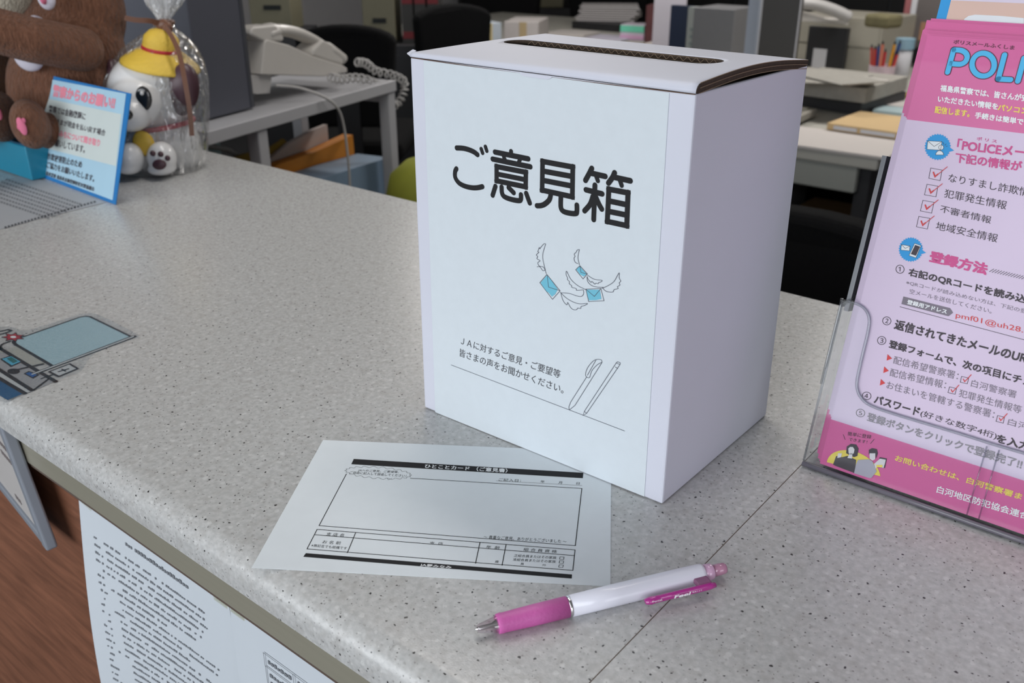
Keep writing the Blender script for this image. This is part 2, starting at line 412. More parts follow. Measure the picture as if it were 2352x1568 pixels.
def dashes(bm, pos, x0, x1, z, h, ztop, zbot, X0, X1, fill=.8, seed=0):
    """a line of characters too small to read"""
    rnd = random.Random(seed); x = x0
    while x < x1:
        w = h * rnd.uniform(.5, .95)
        if rnd.random() < fill:
            q = []
            hh = h * rnd.uniform(.55, 1)
            for xx, zz in ((x, z), (x + w, z), (x + w, z + hh), (x, z + hh)):
                a = (xx - X0) / (X1 - X0); c = (zz - ztop) / (zbot - ztop)
                p = pos(a * 10, c * 24); p.y -= .0006; q.append(bm.verts.new(p))
            bm.faces.new(q)
        x += w + h * .22
x0, x1, zt, zb = -.503, -.2945, -.088, -.42
t, pos = notice(x0, x1, zt, .02, 'white typed notice taped under the counter edge, with a long page of small text', 30, zb)
bm = BM(); dashes(bm, pos, x0 + .070, x1 - .052, zt - .0225, .0040, zt, zb, x0, x1, .97, 3); k = 0
for i, (a, c, f) in enumerate([(0, .9, .8)] * 3 + [(.0, .86, .75)] * 2 + [(.12, .80, .8)] + [(.0, .55, .7)] + [(.08, .95, .8), (.08, .93, .8)] + [(.02, .7, .7)] + [(.06, .97, .8)] * 5 + [(.0, .8, .7)] + [(.1, .97, .85)] * 16):
    z = zt - .037 - i * .0074; w = x1 - x0 - .04
    dashes(bm, pos, x0 + .02, x0 + .03, z, .0024, zt, zb, x0, x1, .6, i + 60)
    dashes(bm, pos, x0 + .035 + a * w, x0 + .02 + c * w, z, .0024, zt, zb, x0, x1, f, i)
printed(bm, FINE, [(SHEETS[-1], None)])
bm = BM()
bm.free()
for x in (x0 + .012, x1 - .009): boxo('tape', (x, .0338, zt - .004), (.016, .0004, .018), TAPE, t)
x0, x1 = -.2935, -.085
t, pos = notice(x0, x1, zt, .004, 'white typed notice taped to the right of the other, with a ruled table', 30, zb)
bm = BM()
X0 = x0 + .055
def rule(a, b, w=.0006):
    (ax, az), (bx_, bz) = a, b; hw = w / 2
    pts = [(ax - hw, az - hw), (bx_ + hw, az - hw), (bx_ + hw, bz + hw), (ax - hw, bz + hw)]
    bm.faces.new([bm.verts.new(V((x, .0331, z))) for x, z in pts])
zs = [zt - .030, zt - .042, zt - .062, zt - .082]
for z in zs: rule((X0 - .018, z), (x1 - .012, z))
for x in (X0 - .018, X0 + .014, x1 - .012): rule((x, zs[-1]), (x, zs[0]))
for j, z in enumerate(zs[:-1]):
    for q in range(1 if j == 0 else 2):
        dashes(bm, pos, X0 - .015, X0 + .010, z - .0085 - q * .007, .0038, zt, zb, x0, x1, .9, 90 + j * 3 + q)
        dashes(bm, pos, X0 + .017, x1 - .02, z - .0085 - q * .007, .0038, zt, zb, x0, x1, .95, 190 + j * 3 + q)
for i in range(26): dashes(bm, pos, x0 + .04, x1 - .02 - .03 * (i % 3), zs[-1] - .012 - i * .0075, .0033, zt, zb, x0, x1, .85, 290 + i)
printed(bm, FINE, [(SHEETS[-1], None)])
for x in (x0 + .010, x1 - .01): boxo('tape', (x, .0338, zt - .004), (.016, .0004, .018), TAPE, t)

# hanging framed notice at the left
t = thing('framed_notice', 'grey metal framed notice hanging at the counter front at the far left', 'notice', (-.6, .01, -.19))
c0 = G(122, 1262, -.155); d1 = (G(0, 1122, -.155) - G(110, 1262, -.155)).normalized()
top = hit(14, 962, c0, d1.cross(Z)); top = G(12, 970, -.034); up = (top - c0).normalized(); nrm = up.cross(d1).normalized()
if nrm.dot(CAM - c0) < 0: nrm = -nrm
fr = mat('pale_anodised_frame', srgb(150, 156, 166), .45, metal=.3)
H = (top - c0).length + .004
bm = BM(); add_box(bm, c0 + up * H / 2 + d1 * .006, (.012, .010, H), (d1, nrm, up), bev=.002); add_box(bm, c0 + d1 * .07 + up * .004, (.13, .008, .010), (d1, nrm, up), bev=.002)
obj('frame', bm, fr, t)
fsheet = boxo('notice_sheet', c0 + d1 * .072 + up * (H / 2), (.12, .003, H - .01), mat('cream_notice_sheet', srgb(176, 172, 170), .8), t, (d1, nrm, up))
bm = BM()
for q, (a, s0, n) in enumerate(((.034, .072, 5), (.030, .085, 4), (.060, .02, 3))):
    for i in range(n): add_box(bm, c0 + d1 * (a + i * .0058) + up * s0 + nrm * .0018, (.0035, .0004, .0045), (d1, nrm, up))
printed(bm, mat('faint_print', srgb(120, 112, 112), .8), [(fsheet, None)])

# ------------------------------------------------------------------ the white cardboard box
CARD = mat('white_coated_cardboard', srgb(208, 210, 222), .55, spec=.3, noise=.02, nscale=12, bump=.12, bscale=25)
BROWN = mat('brown_corrugated_board', (.05, .033, .022), .9, noise=.6, nscale=900, stretch=(1, 1, .15))
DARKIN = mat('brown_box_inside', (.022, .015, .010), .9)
bz = .0006
A = G(975, 935, bz); B = G(1521, 1158, bz); C3 = G(1760, 953, bz); D4 = A + (C3 - B)
nf = (B - A).cross(Z).normalized(); nr = (C3 - B).cross(Z).normalized()
At = hit(942, 131, A, nf); Bt = hit(1598, 216, B, nf); Ct = hit(1856, 149, B, nr); Dt = At + (Ct - Bt)
box = thing('suggestion_box', 'white cardboard suggestion box with slotted lid and black Japanese lettering on its front', 'box', (A + B + C3 + D4) / 4)
TH = .0032
bm = BM()
lo = [A, B, C3, D4]; hi = [At, Bt, Ct, Dt]; cen = (A + B + C3 + D4) / 4
def inset(p, q=TH):
    d = V((cen.x - p.x, cen.y - p.y, 0)); return p + V((math.copysign(q, d.x), math.copysign(q, d.y), 0))
vo = [bm.verts.new(p) for p in lo]; vt = [bm.verts.new(p) for p in hi]
vi = [bm.verts.new(inset(p) + Z * TH) for p in lo]; vj = [bm.verts.new(inset(p)) for p in hi]
bm.faces.new(vo[::-1]); bm.faces.new(vi)
for i in range(4):
    j = (i + 1) % 4
    bm.faces.new((vo[i], vo[j], vt[j], vt[i])); f = bm.faces.new((vi[j], vi[i], vj[i], vj[j])); f.material_index = 1
    f = bm.faces.new((vt[i], vt[j], vj[j], vj[i])); f.material_index = 1 if i in (0,) else 0
o = obj('carton', bm, [CARD, DARKIN], box)
md = o.modifiers.new('round', 'BEVEL'); md.width = .0012; md.segments = 2; md.limit_method = 'ANGLE'; md.angle_limit = math.radians(60)
# lid: gently arched sheet with the pill-shaped slot, its front edge folded down
def lidpt(s, t, arch=.0040):
    """s across 0..1, t from the front fold 0 to the hinge 1"""
    p = (At.lerp(Bt, s)).lerp(Dt.lerp(Ct, s), t)
    k = math.sin(math.pi * min(1, max(0, t)))
    return p + Z * (.0028 + .0024 * s + arch * k * (.15 + .85 * s) + .0006 * t * (1 - s) - .0020 * t * s)
Wd = (Bt - At).length; Dd = (Ct - Bt).length
def lid_inv(px, py):
    s, t = .5, .5
    for _ in range(30):
        P = lidpt(s, t); q = hit(px, py, P, Z)
        u = (Bt - At) / Wd; v = (Ct - Bt) / Dd
        d = q - P; s += d.dot(u) / Wd; t += d.dot(v) / Dd
    return s, t
sa = lid_inv(1167, 93); sb = lid_inv(1657, 143); sm1 = lid_inv(1410, 111.5); sm0 = lid_inv(1410, 123.5)
tc_ = (sa[1] + sb[1]) / 2; hw = abs(sm1[1] - sm0[1]) / 2; rad = hw * Dd / Wd
s0, s1 = sa[0], sb[0]
cols = [0, s0 * .25, s0 * .5, s0 * .75]
cols += [s0 + rad * (1 - math.cos(math.pi / 2 * i / 6)) for i in range(7)]
cols += [s0 + rad + (s1 - s0 - 2 * rad) * i / 12 for i in range(1, 12)]
cols += [s1 - rad + rad * math.sin(math.pi / 2 * i / 6) for i in range(7)]
cols += [s1 + (1 - s1) * f for f in (.25, .5, .75, 1)]
def half(s):
    if s <= s0 or s >= s1: return 0
    if s < s0 + rad: return hw * math.sqrt(max(0, 1 - ((s0 + rad - s) / rad) ** 2))
    if s > s1 - rad: return hw * math.sqrt(max(0, 1 - ((s - s1 + rad) / rad) ** 2))
    return hw
def tslot(s): return sa[1] + (sb[1] - sa[1]) * (s - s0) / (s1 - s0)
bm = BM(); NR = 10; fr_, bk_ = [], []
for s in cols:
    tm = tslot(min(max(s, s0), s1)); h = half(s)
    col = []
    fold = At.lerp(Bt, s)                          # the fold over the front edge
    for a in range(5):
        th = math.pi / 2 * a / 4; R_ = .0027 + .0024 * s
        col.append(fold + nf * (.0002 + 0 * a) - nf * (R_ - R_ * math.cos(th)) * 1.0 + Z * (.0002 + R_ * math.sin(th)))
    t0 = (.0027 + .0024 * s) / Dd
    col += [lidpt(s, t0 + (tm - h - t0) * (i / NR)) for i in range(1, NR + 1)]
    fr_.append([bm.verts.new(p) for p in col])
    bk_.append([bm.verts.new(lidpt(s, tm + h + (1.0 - tm - h) * (i / NR))) for i in range(NR + 1)])
for G_ in (fr_, bk_):
    for a, b in zip(G_, G_[1:]):
        for i in range(len(a) - 1): bm.faces.new((a[i], b[i], b[i + 1], a[i + 1]))
bmesh.ops.remove_doubles(bm, verts=bm.verts, dist=1e-5)
lid = obj('lid', bm, [CARD, BROWN], box)
if sum(p.normal.z for p in lid.data.polygons) < 0: lid.data.flip_normals()
for p in lid.data.polygons: p.use_smooth = True
md = lid.modifiers.new('board', 'SOLIDIFY'); md.thickness = .0028; md.offset = -1; md.material_offset_rim = 1
md.use_even_offset = True
# second layer of board under the lid, seen at the right edge, and the fluting in the slot
bm = BM()
for s_ in (1.0,):
    pts = [lidpt(.999, .02 + .97 * i / 16) - Z * .0031 for i in range(17)]; q = [lidpt(.965, .02 + .97 * i / 16) - Z * .0031 for i in range(17)]
    va = [bm.verts.new(p) for p in pts]; vb = [bm.verts.new(p) for p in q]; vc = [bm.verts.new(p - Z * .0026) for p in pts]; vd = [bm.verts.new(p - Z * .0026) for p in q]
    for i in range(16):
        bm.faces.new((va[i], vb[i], vb[i + 1], va[i + 1])); bm.faces.new((va[i], va[i + 1], vc[i + 1], vc[i])); bm.faces.new((vc[i], vc[i + 1], vd[i + 1], vd[i]))
obj('side_flap', bm, BROWN, box, smooth=False)
FL = mat('light_brown_flute_paper', (.26, .185, .125), .9)
bm = BM(); n = 300; pts = []
for i in range(n + 1):
    s = s0 + rad * .7 + (s1 - s0 - 1.4 * rad) * i / n
    pts.append(lidpt(s, tslot(s) + half(s)) - Z * (.0018 + .0011 * math.cos(i / n * 2 * math.pi * 25)) - nf * -.0001)
add_tube(bm, pts, .00018, 5)
for dz in (.0005, .0031):
    add_tube(bm, [lidpt(s0 + rad * .7 + (s1 - s0 - 1.4 * rad) * i / 40, tslot(s0 + (s1 - s0) * i / 40) + hw * .99) - Z * dz for i in range(41)], .0001, 5)
obj('fluting', bm, FL, box)
bm = BM()
for dz in (.0002, .0029, .0056): add_tube(bm, [lidpt(1.0, .03 + .96 * i / 24) - Z * dz + nr * .0001 for i in range(25)], .00022, 5)
obj('board_edge_liners', bm, FL, box)
# little locking tab and a brown stroke painted as shade in the gap below the fold
FS = Surf(A + nf * 0, B - A, At - A)
bm = BM()
poly(bm, FS, [(1195, 165), (1270, 176), (1266, 180), (1258, 182), (1205, 175), (1198, 171)], .0008)
obj('lock_tab', bm, CARD, box)
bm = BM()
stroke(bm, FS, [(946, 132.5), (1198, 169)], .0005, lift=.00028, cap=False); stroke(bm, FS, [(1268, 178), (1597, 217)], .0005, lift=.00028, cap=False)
obj('gap_shadow_line', bm, mat('gap_shade_brown', (.12, .07, .05), .9), box)
bm = BM(); e = At + nf * .0002; add_prism(bm, [e + V((0, 0, .0006)), e + V((0, .006, .003)), e + V((-.003, .006, .0035)), e + V((-.0035, .001, .0016))], Z * .0006)
obj('corner_ear', bm, CARD, box)
# the printed sheet glued on the front
SH = mat('glued_white_sheet', srgb(209, 217, 223), .75, spec=.2, noise=.02, nscale=150)
bm = BM(); S = [(973.5, 138.5), (1538, 213), (1480.5, 1139.5), (1000.5, 946)]
poly(bm, FS, S, .0002)
r = bmesh.ops.extrude_face_region(bm, geom=list(bm.faces)); bmesh.ops.translate(bm, vec=FS.n * .0002, verts=[v for v in r['geom'] if isinstance(v, bmesh.types.BMVert)])
sheet = obj('printed_sheet', bm, SH, box, label='white sheet with lettering and line drawings')
PL = .0006
Z1 = FS.zoomed(980, 300, 3.7327); Z2 = FS.zoomed(980, 540, 3.41)
bm = BM(); W = .00345
def st(*pts, curve=False, closed=False, w=W): stroke(bm, Z1, pts, w, curve, closed, lift=PL + .00001 * random.random())
# ご
st((262, 147), (312, 149), (360, 160), (408, 180), (440, 204), curve=True); st((260, 325), (248, 352), (250, 400), (280, 445), (330, 473), (390, 487), (440, 487), (482, 478), curve=True)
st((472, 155), (484, 190), w=W * .8); st((508, 136), (520, 172), w=W * .8)
# 意
st((728, 176), (728, 205), w=W * .9); st((590, 182), (875, 240)); st((570, 242), (893, 308)); st((664, 215), (674, 245), w=W * .85); st((806, 240), (795, 270), w=W * .85)
st((604, 306), (855, 355), (853, 480), (604, 428), closed=True); st((604, 369), (853, 419), w=W * .95)
st((594, 475), (570, 552)); st((647, 482), (650, 530), (668, 562), (722, 585), (790, 598), (811, 588), (813, 548), curve=True); st((707, 486), (750, 530)); st((858, 536), (888, 618))
# 見
st((998, 262), (1257, 310), (1253, 565), (994, 508), closed=True); st((998, 344), (1255, 391)); st((996, 423), (1253, 473))
st((1068, 548), (1056, 590), (1020, 625), (985, 640), (950, 642), curve=True); st((1155, 565), (1155, 655), (1178, 690), (1235, 706), (1282, 708), (1292, 690), (1292, 637), curve=True)
# 箱
st((1420, 322), (1400, 362), (1366, 424), curve=True); st((1402, 360), (1535, 390)); st((1455, 380), (1472, 428), w=W * .85)
st((1615, 360), (1598, 398), (1563, 447), curve=True); st((1600, 395), (1750, 428)); st((1660, 420), (1676, 468), w=W * .85)
st((1370, 505), (1508, 540)); st((1447, 466), (1436, 760)); st((1430, 562), (1405, 630), (1358, 685), curve=True); st((1455, 568), (1480, 625), (1505, 670), curve=True)
st((1566, 500), (1730, 531), (1720, 812), (1553, 776), closed=True); st((1565, 600), (1725, 634)); st((1560, 689), (1722, 722))
for c in ((604, 306), (855, 355), (853, 480), (604, 428), (998, 262), (1257, 310), (1253, 565), (994, 508), (1566, 500), (1730, 531), (1720, 812), (1553, 776)):
    p = Z1.w(c, PL); bm.faces.new([bm.verts.new(p + (FS.u * math.cos(a) + FS.v * math.sin(a)) * W * .56) for a in (math.pi * q / 8 for q in range(16))])
printed(bm, INK, [(sheet, None)])
bm = BM()
text(bm, Z2, 'ＪＡに対するご意見・ご要望等', (270, 852), (1046, 1120), (275, 792), 0, PL)
text(bm, Z2, '皆さまの声をお聞かせください。', (260, 945), (1072, 1240), (265, 884), 0, PL)
printed(bm, mat('dark_grey_print', srgb(70, 72, 78), .7), [(sheet, None)])
bm = BM(); w = .00032
def s1_(pts, curve=True, closed=False): stroke(bm, Z1, pts, w, curve, closed, lift=PL + .0001, cap=False)
s1_([(1035, 1230), (975, 1300), (1083, 1443), (1148, 1370)], False, True); s1_([(1038, 1232), (1050, 1338), (1145, 1368)], False)
s1_([(1030, 1225), (1005, 1120), (1000, 1060), (1018, 990), (1025, 970), (1010, 968), (985, 995), (975, 1010), (970, 1000), (958, 1035), (967, 1040), (945, 1062), (956, 1075), (950, 1095), (976, 1112), (958, 1130), (970, 1158), (1003, 1165), (1018, 1190), (1000, 1196), (975, 1165), (950, 1164)])
s1_([(1148, 1380), (1200, 1430), (1260, 1465), (1320, 1482), (1382, 1478), (1360, 1495), (1330, 1503), (1325, 1520), (1300, 1518), (1290, 1531), (1260, 1530), (1235, 1508), (1214, 1470), (1205, 1490), (1175, 1455), (1158, 1400), (1165, 1387), (1230, 1393), (1290, 1413), (1330, 1418), (1350, 1395), (1348, 1360)])
s1_([(1318, 1155), (1282, 1190), (1345, 1268), (1382, 1225)], False, True); s1_([(1318, 1158), (1328, 1212), (1378, 1225)], False)
s1_([(1315, 1150), (1302, 1090), (1308, 1040), (1313, 1017), (1295, 1022), (1285, 1040), (1270, 1055), (1276, 1075), (1268, 1090), (1275, 1120), (1290, 1133), (1302, 1138)])
s1_([(1382, 1235), (1440, 1270), (1507, 1280), (1495, 1295), (1480, 1299), (1475, 1308), (1455, 1305), (1445, 1312), (1422, 1290), (1412, 1297), (1387, 1268), (1380, 1248), (1385, 1290), (1420, 1325), (1470, 1338), (1520, 1340)])
s1_([(1370, 1355), (1498, 1350), (1525, 1455), (1393, 1462)], False, True); s1_([(1372, 1358), (1443, 1418), (1497, 1352)], False)
s1_([(1370, 1360), (1300, 1325), (1240, 1270), (1205, 1203), (1200, 1230), (1212, 1260), (1212, 1275), (1228, 1290), (1228, 1310), (1247, 1325), (1250, 1340), (1285, 1350), (1290, 1365), (1345, 1362)])
s1_([(1505, 1350), (1560, 1325), (1610, 1290), (1645, 1230), (1656, 1218), (1655, 1260), (1668, 1285), (1655, 1302), (1661, 1320), (1640, 1335), (1645, 1350), (1612, 1360), (1600, 1380), (1560, 1379), (1530, 1365), (1513, 1342)])
def s2_(pts, curve=False, closed=False, ww=w): stroke(bm, Z2, pts, ww, curve, closed, lift=PL + .0001, cap=False)
s2_([(195, 1013), (1555, 1530)])
s2_([(1120, 1364), (1118, 1340), (1132, 1303), (1258, 1105)]); s2_([(1378, 992), (1165, 1330), (1120, 1366)]); s2_([(1378, 992), (1370, 973), (1335, 970), (1300, 990), (1262, 1040), (1248, 1095), (1278, 1112), (1298, 1058), (1340, 1012), (1376, 992)], True); s2_([(1330, 975), (1310, 1010), (1262, 1095)], True)
s2_([(1228, 1409), (1240, 1374), (1490, 995), (1500, 988), (1520, 996), (1518, 1010), (1257, 1391)], closed=True); s2_([(1480, 1028), (1502, 1042)]); s2_([(1490, 998), (1518, 1010)]); s2_([(1240, 1378), (1256, 1390)])
printed(bm, mat('line_art_ink', srgb(80, 84, 96), .7), [(sheet, None)])
bm = BM()
poly(bm, Z1, [(1037, 1236), (982, 1300), (1020, 1365), (1052, 1388), (1078, 1420), (1105, 1400), (1125, 1365), (1125, 1352), (1050, 1250)], PL)
poly(bm, Z1, [(1318, 1160), (1288, 1188), (1318, 1228), (1350, 1248), (1376, 1226), (1340, 1188)], PL)
poly(bm, Z1, [(1374, 1360), (1488, 1360), (1502, 1440), (1455, 1450), (1396, 1452), (1384, 1410)], PL)
printed(bm, mat('sky_blue_print', srgb(112, 186, 208), .7), [(sheet, None)])

# ------------------------------------------------------------------ comment card lying half under the box
cz = .0003
CS = Surf((0, 0, cz), X, Y).zoomed(560, 1000, 2.6727)
card = thing('comment_card', 'white printed comment form lying on the counter, one corner under the white box', 'paper', G(1000, 1200, 0))
K = [G(578, 1303, cz), G(1402, 1346, cz), G(1412, 1110, cz), G(742, 1010, cz)]
K[2] = K[1] + (K[3] - K[0])                      # its far corner lies hidden below the box
bm = BM(); nn = 14; g = {}
for i in range(nn + 1):
    for j in range(nn + 1):
        p = K[0].lerp(K[1], i / nn).lerp(K[3].lerp(K[2], i / nn), j / nn)
        g[i, j] = bm.verts.new(p)
for i in range(nn):
    for j in range(nn): bm.faces.new((g[i, j], g[i + 1, j], g[i + 1, j + 1], g[i, j + 1]))
r = bmesh.ops.extrude_face_region(bm, geom=list(bm.faces)); bmesh.ops.translate(bm, vec=(0, 0, -.00025), verts=[v for v in r['geom'] if isinstance(v, bmesh.types.BMVert)])
sheet = obj('sheet', bm, mat('form_paper', srgb(224, 230, 234), .8, spec=.2, noise=.015, nscale=80), card)
L1 = .0001
bm = BM(); poly(bm, CS, [(675, 144), (2084, 229), (2081, 262), (660, 176)], L1); poly(bm, CS, [(381, 722), (2015, 853), (2013, 878), (365, 744)], L1)
printed(bm, INK, [(sheet, None)])
bm = BM()
def r_(*p, w=.0005, closed=False): stroke(bm, CS, p, w, closed=closed, lift=L1, cap=False)
r_((1022, 262), (2075, 325), (2035, 676), (462, 553), (630, 235)); r_((1548, 278), (2077, 307), w=.0002)
r_((450, 576), (2033, 702), (2020, 828), (388, 696), closed=True); r_((436, 609), (2030, 737)); r_((687, 595), (635, 721)); r_((1450, 655), (1422, 786)); r_((1610, 668), (1585, 798))
for x, y in ((1938, 744), (1935, 768), (1933, 793)): r_((x + 3, y), (x + 28, y + 2), (x + 25, y + 17), (x, y + 15), closed=True, w=.0003)
import itertools
cl = [(825 + 200 * math.cos(a) * (1 + .03 * math.cos(22 * a)), 229 + 34 * math.sin(a) * (1 + .16 * math.cos(22 * a)) + .07 * 200 * math.cos(a)) for a in (2 * math.pi * i / 110 for i in range(110))]
stroke(bm, CS, cl, .0002, closed=True, lift=L1); r_((880, 262), (888, 272), (912, 262), w=.0002)
printed(bm, INK, [(sheet, None)])
bm = BM()
def T(s, a, b, c, bold=0): text(bm, CS, s, a, b, c, bold, L1)
T('ご記入日：', (1563, 279), (1700, 286), (1567, 262)); T('年', (1820, 290), (1845, 291), (1823, 275)); T('月', (1930, 297), (1952, 298), (1933, 281)); T('日', (2040, 301), (2060, 302), (2043, 287))
T('JAへのご意見、ご要望等、', (700, 221), (950, 233), (706, 206)); T('ご自由に記入して投函してください！', (648, 234), (995, 256), (655, 218))
T('支 店 名', (503, 613), (611, 622), (512, 594)); T('お 名 前', (480, 662), (592, 670), (488, 642)); T('※無記名でも結構です', (412, 682), (630, 701), (418, 665))
T('支  店', (1139, 668), (1221, 674), (1143, 650)); T('年  齢', (1485, 692), (1570, 698), (1490, 674)); T('歳', (1540, 781), (1563, 783), (1544, 765)); T('組 合 員 資 格', (1715, 708), (1920, 722), (1720, 689))
T('正組合員またはその家族', (1657, 745), (1917, 759), (1662, 728)); T('准組合員またはその家族', (1650, 769), (1913, 783), (1655, 752)); T('員', (1697, 794), (1718, 796), (1700, 780)); T('外', (1830, 801), (1855, 803), (1833, 788))
T('～ 貴重なご意見、ありがとうございました ～', (1470, 632), (1980, 662), (1475, 611))
printed(bm, mat('form_ink', srgb(62, 66, 70), .7), [(sheet, None)])
bm = BM(); L1 = .0002
T('ひとことカード （ご意見書）', (1110, 200), (1617, 229), (1115, 176), .015); T('JA夢みなみ', (1080, 804), (1272, 820), (1086, 786), .01)
printed(bm, WHITE_INK, [(sheet, None)])

# ------------------------------------------------------------------ ballpoint pen
pr = .0058
pa = G(1096, 1444, .0050); pb = G(1665, 1304, .0062); ax = (pb - pa).normalized(); PLn = (pb - pa).length
pen = thing('ballpoint_pen', 'pink and white retractable ballpoint pen lying in front of the form', 'pen', V(((pa.x + pb.x) / 2, (pa.y + pb.y) / 2, 0)))
def seg(px, py): return (G(px, py, pr) - pa).dot(ax)
PK = mat('pink_rubber_grip', srgb(205, 100, 172), .5, noise=.03, nscale=50, bump=.15, bscale=600)
PW = mat('white_barrel_plastic', srgb(222, 222, 234), .3, coat=.3)
CP = clear_mat('clear_pink_plastic', (.86, .62, .76), .05, base=.10)
CPD = mat('magenta_clear_plastic', srgb(205, 60, 165), .1, trans=.35, coat=.5)
CHR = mat('polished_chrome', (.75, .75, .76), .12, metal=1)
L0, L1_, L2, L3, L4 = 0, .0145, .0555, .0575, PLn - .0155
g0 = seg(1160, 1436) - .003; g1 = seg(1305, 1396); b1 = seg(1615, 1320)
def lathe(name, m, prof, parent=pen, c=pa, axis=ax):
    bm = BM(); add_lathe(bm, c, axis, prof, 40); return obj(name, bm, m, parent, smooth=True)
k = mat
o = lathe('tip_cone', clear_mat('clear_tip_plastic', (.90, .86, .88), .05, base=.12), [(0, .0018), (.001, .0024), (g0 * .6, .0037), (g0, .0049), (g0 + .001, .0049)])
lathe('refill_point', CHR, [(-.0012, .0004), (.001, .0012), (g0 * .7, .0013), (g0, .0030), (g0 + .002, .0030)])
lathe('grip', PK, [(g0 - .0006, .0048), (g0, .0053), (g0 + .002, .0055), (g0 + .0035, .0053), (g1 - .02, .0057), (g1, .0058)])
lathe('ring', CHR, [(g1, .0058), (g1 + .0003, .0060), (g1 + .0014, .0060), (g1 + .0017, .0058)])
lathe('barrel', PW, [(g1 + .0017, .0059), (g1 + .03, .0061), (b1 - .02, .0060), (b1 - .002, .0058), (b1, .0056), (b1 + .0004, .0045)])
lathe('end_collar', mat('milky_pink_plastic', srgb(205, 165, 195), .2, coat=.5), [(b1, .0049), (b1 + .0055, .0047), (b1 + .0062, .0042)])
lathe('push_button', mat('pink_button_plastic', srgb(208, 150, 180), .15, coat=.6, trans=.3), [(b1 + .006, .0035), (PLn - .001, .0033), (PLn, .0030), (PLn, .0018), (PLn - .004, .0016)])
# clip to the viewer's side of the barrel
side = ax.cross(Z).normalized()
c0 = G(1482, 1381, .006); c1 = G(1643, 1342, .007); cx_ = (c1 - c0).normalized(); cl_ = (c1 - c0).length
if side.dot(c0 - pa) < 0: side = -side
bm = BM(); n = 14; rings = []
for i in range(n + 1):
    t = i / n; p = c0 + cx_ * cl_ * t; hh = .0030 * min(1, (t * 10 + .25) ** .5) * min(1, ((1 - t) * 14 + .35) ** .5); dd = .0016 + .0008 * math.exp(-((t - .06) / .06) ** 2)
    rings.append([bm.verts.new(p + Z * (hh * .75 * math.sin(a)) + side * (dd * math.cos(a)) + Z * hh * -.1) for a in (2 * math.pi * q / 16 for q in range(16))])
for a, b in zip(rings, rings[1:]):
    for q in range(16): bm.faces.new((a[q], a[(q + 1) % 16], b[(q + 1) % 16], b[q]))
bm.faces.new(rings[0][::-1]); bm.faces.new(rings[-1])
clip = obj('clip', bm, CPD, pen, smooth=True)
j0 = G(1600, 1345, .008)
bm = BM(); pj = pa + ax * (b1 - .001); add_box(bm, (pj + c0 + cx_ * cl_ * .78) / 2 + Z * .0008, (.009, (pj - c0 - cx_ * cl_ * .78).length * .8, .0030), (ax, side, Z), bev=.001); obj('clip_hinge', bm, mat('hinge_clear_plastic', srgb(170, 110, 150), .1, trans=.4, coat=.5), clip)
clipS = Surf(c0 + side * .0026 + Z * .001, cx_, (Z * .8 + side * -.6)).zoomed(1080, 1270, 3.7935)
bm = BM(); text(bm, clipS, 'Pentel', (1588, 432), (1670, 412), (1583, 416), .0, .0006); text(bm, clipS, 'Feel', (1775, 395), (1910, 362), (1785, 368), .02, .0006); text(bm, clipS, 'BX117', (1935, 345), (2018, 328), (1933, 334), 0, .0006)
printed(bm, WHITE_INK, [(clip, None)])

# ------------------------------------------------------------------ clear leaflet stand and its pile of leaflets
TILT = math.radians(15); LV = V((0, math.sin(TILT), math.cos(TILT))); LN = V((0, -math.cos(TILT), math.sin(TILT)))
ACR = clear_mat('clear_acrylic', (.955, .96, .965), .04, base=.012, top=.6)
ACE = clear_mat('acrylic_edge', (.76, .78, .80), .10, base=.05)
HW = .222; HY = .311
stand = thing('leaflet_stand', 'clear acrylic leaflet stand tilted back at the right end of the counter', 'leaflet stand', (.11, .34, 0))
HF = Surf((0, HY, .004), X, LV)
def H_(a, b, c=0): return V((0, HY, .004)) + X * a + LV * b + LN * c      # across, up the slope, towards the viewer
# front pocket wall: tall ear at the left, low lip across
out = [(1843, 1062), (1880, 880), (1925, 700), (1932, 692), (1957, 694), (1982, 706), (1995, 728), (1993, 760), (1980, 815), (1968, 870), (1968, 895), (1978, 915), (2000, 932), (2060, 953), (2200, 995), (2352, 1042)]
P_ = [HF.w(p) for p in out]
ab = [((p - HF.o).dot(HF.u), (p - HF.o).dot(HF.v)) for p in P_]
lipb = ab[-1][1]
fullab = [ab[0]] + ab[1:-1] + [(HW / 2, lipb)]
mir = [(HW - a, b) for a, b in fullab[::-1]]
loop = [H_(max(a, 0.0), max(b, 0), 0) for a, b in fullab] + [H_(min(a, HW), max(b, 0), 0) for a, b in mir[1:]]
bm = BM(); add_prism(bm, loop, -LN * .0022)
obj('front_pocket', bm, ACR, stand)
bm = BM()
inner = [P for P in loop[1:-1]]
add_tube(bm, smoothpts([p - LN * .0011 for p in inner], 3), .0011, 6); obj('pocket_rim', bm, ACE, stand, smooth=True)
DEP = .030
bh = .213
bm = BM(); add_prism(bm, [H_(0, .0085, -DEP), H_(HW, .0085, -DEP), H_(HW, bh, -DEP), H_(0, bh, -DEP)], -LN * .0025); obj('back_plate', bm, ACR, stand)
for xx in (.0012, HW - .0012): boxo('back_flange', H_(xx - .001 if xx < .1 else xx + .001, bh / 2 + .052, -DEP + .006), (.003, bh - .108, .018), mat('smoked_acrylic_edge', srgb(108, 112, 118), .2, trans=.1), stand, (X, LV, LN))
eh = ab[2][1]
bm = BM(); add_tube(bm, [V((.001, HY - .0005, .0022)), V((HW - .001, HY - .0005, .0022))], .0019, 8); obj('base_edge', bm, mat('tinted_base_edge', srgb(120, 116, 126), .2, trans=.2), stand, smooth=True)
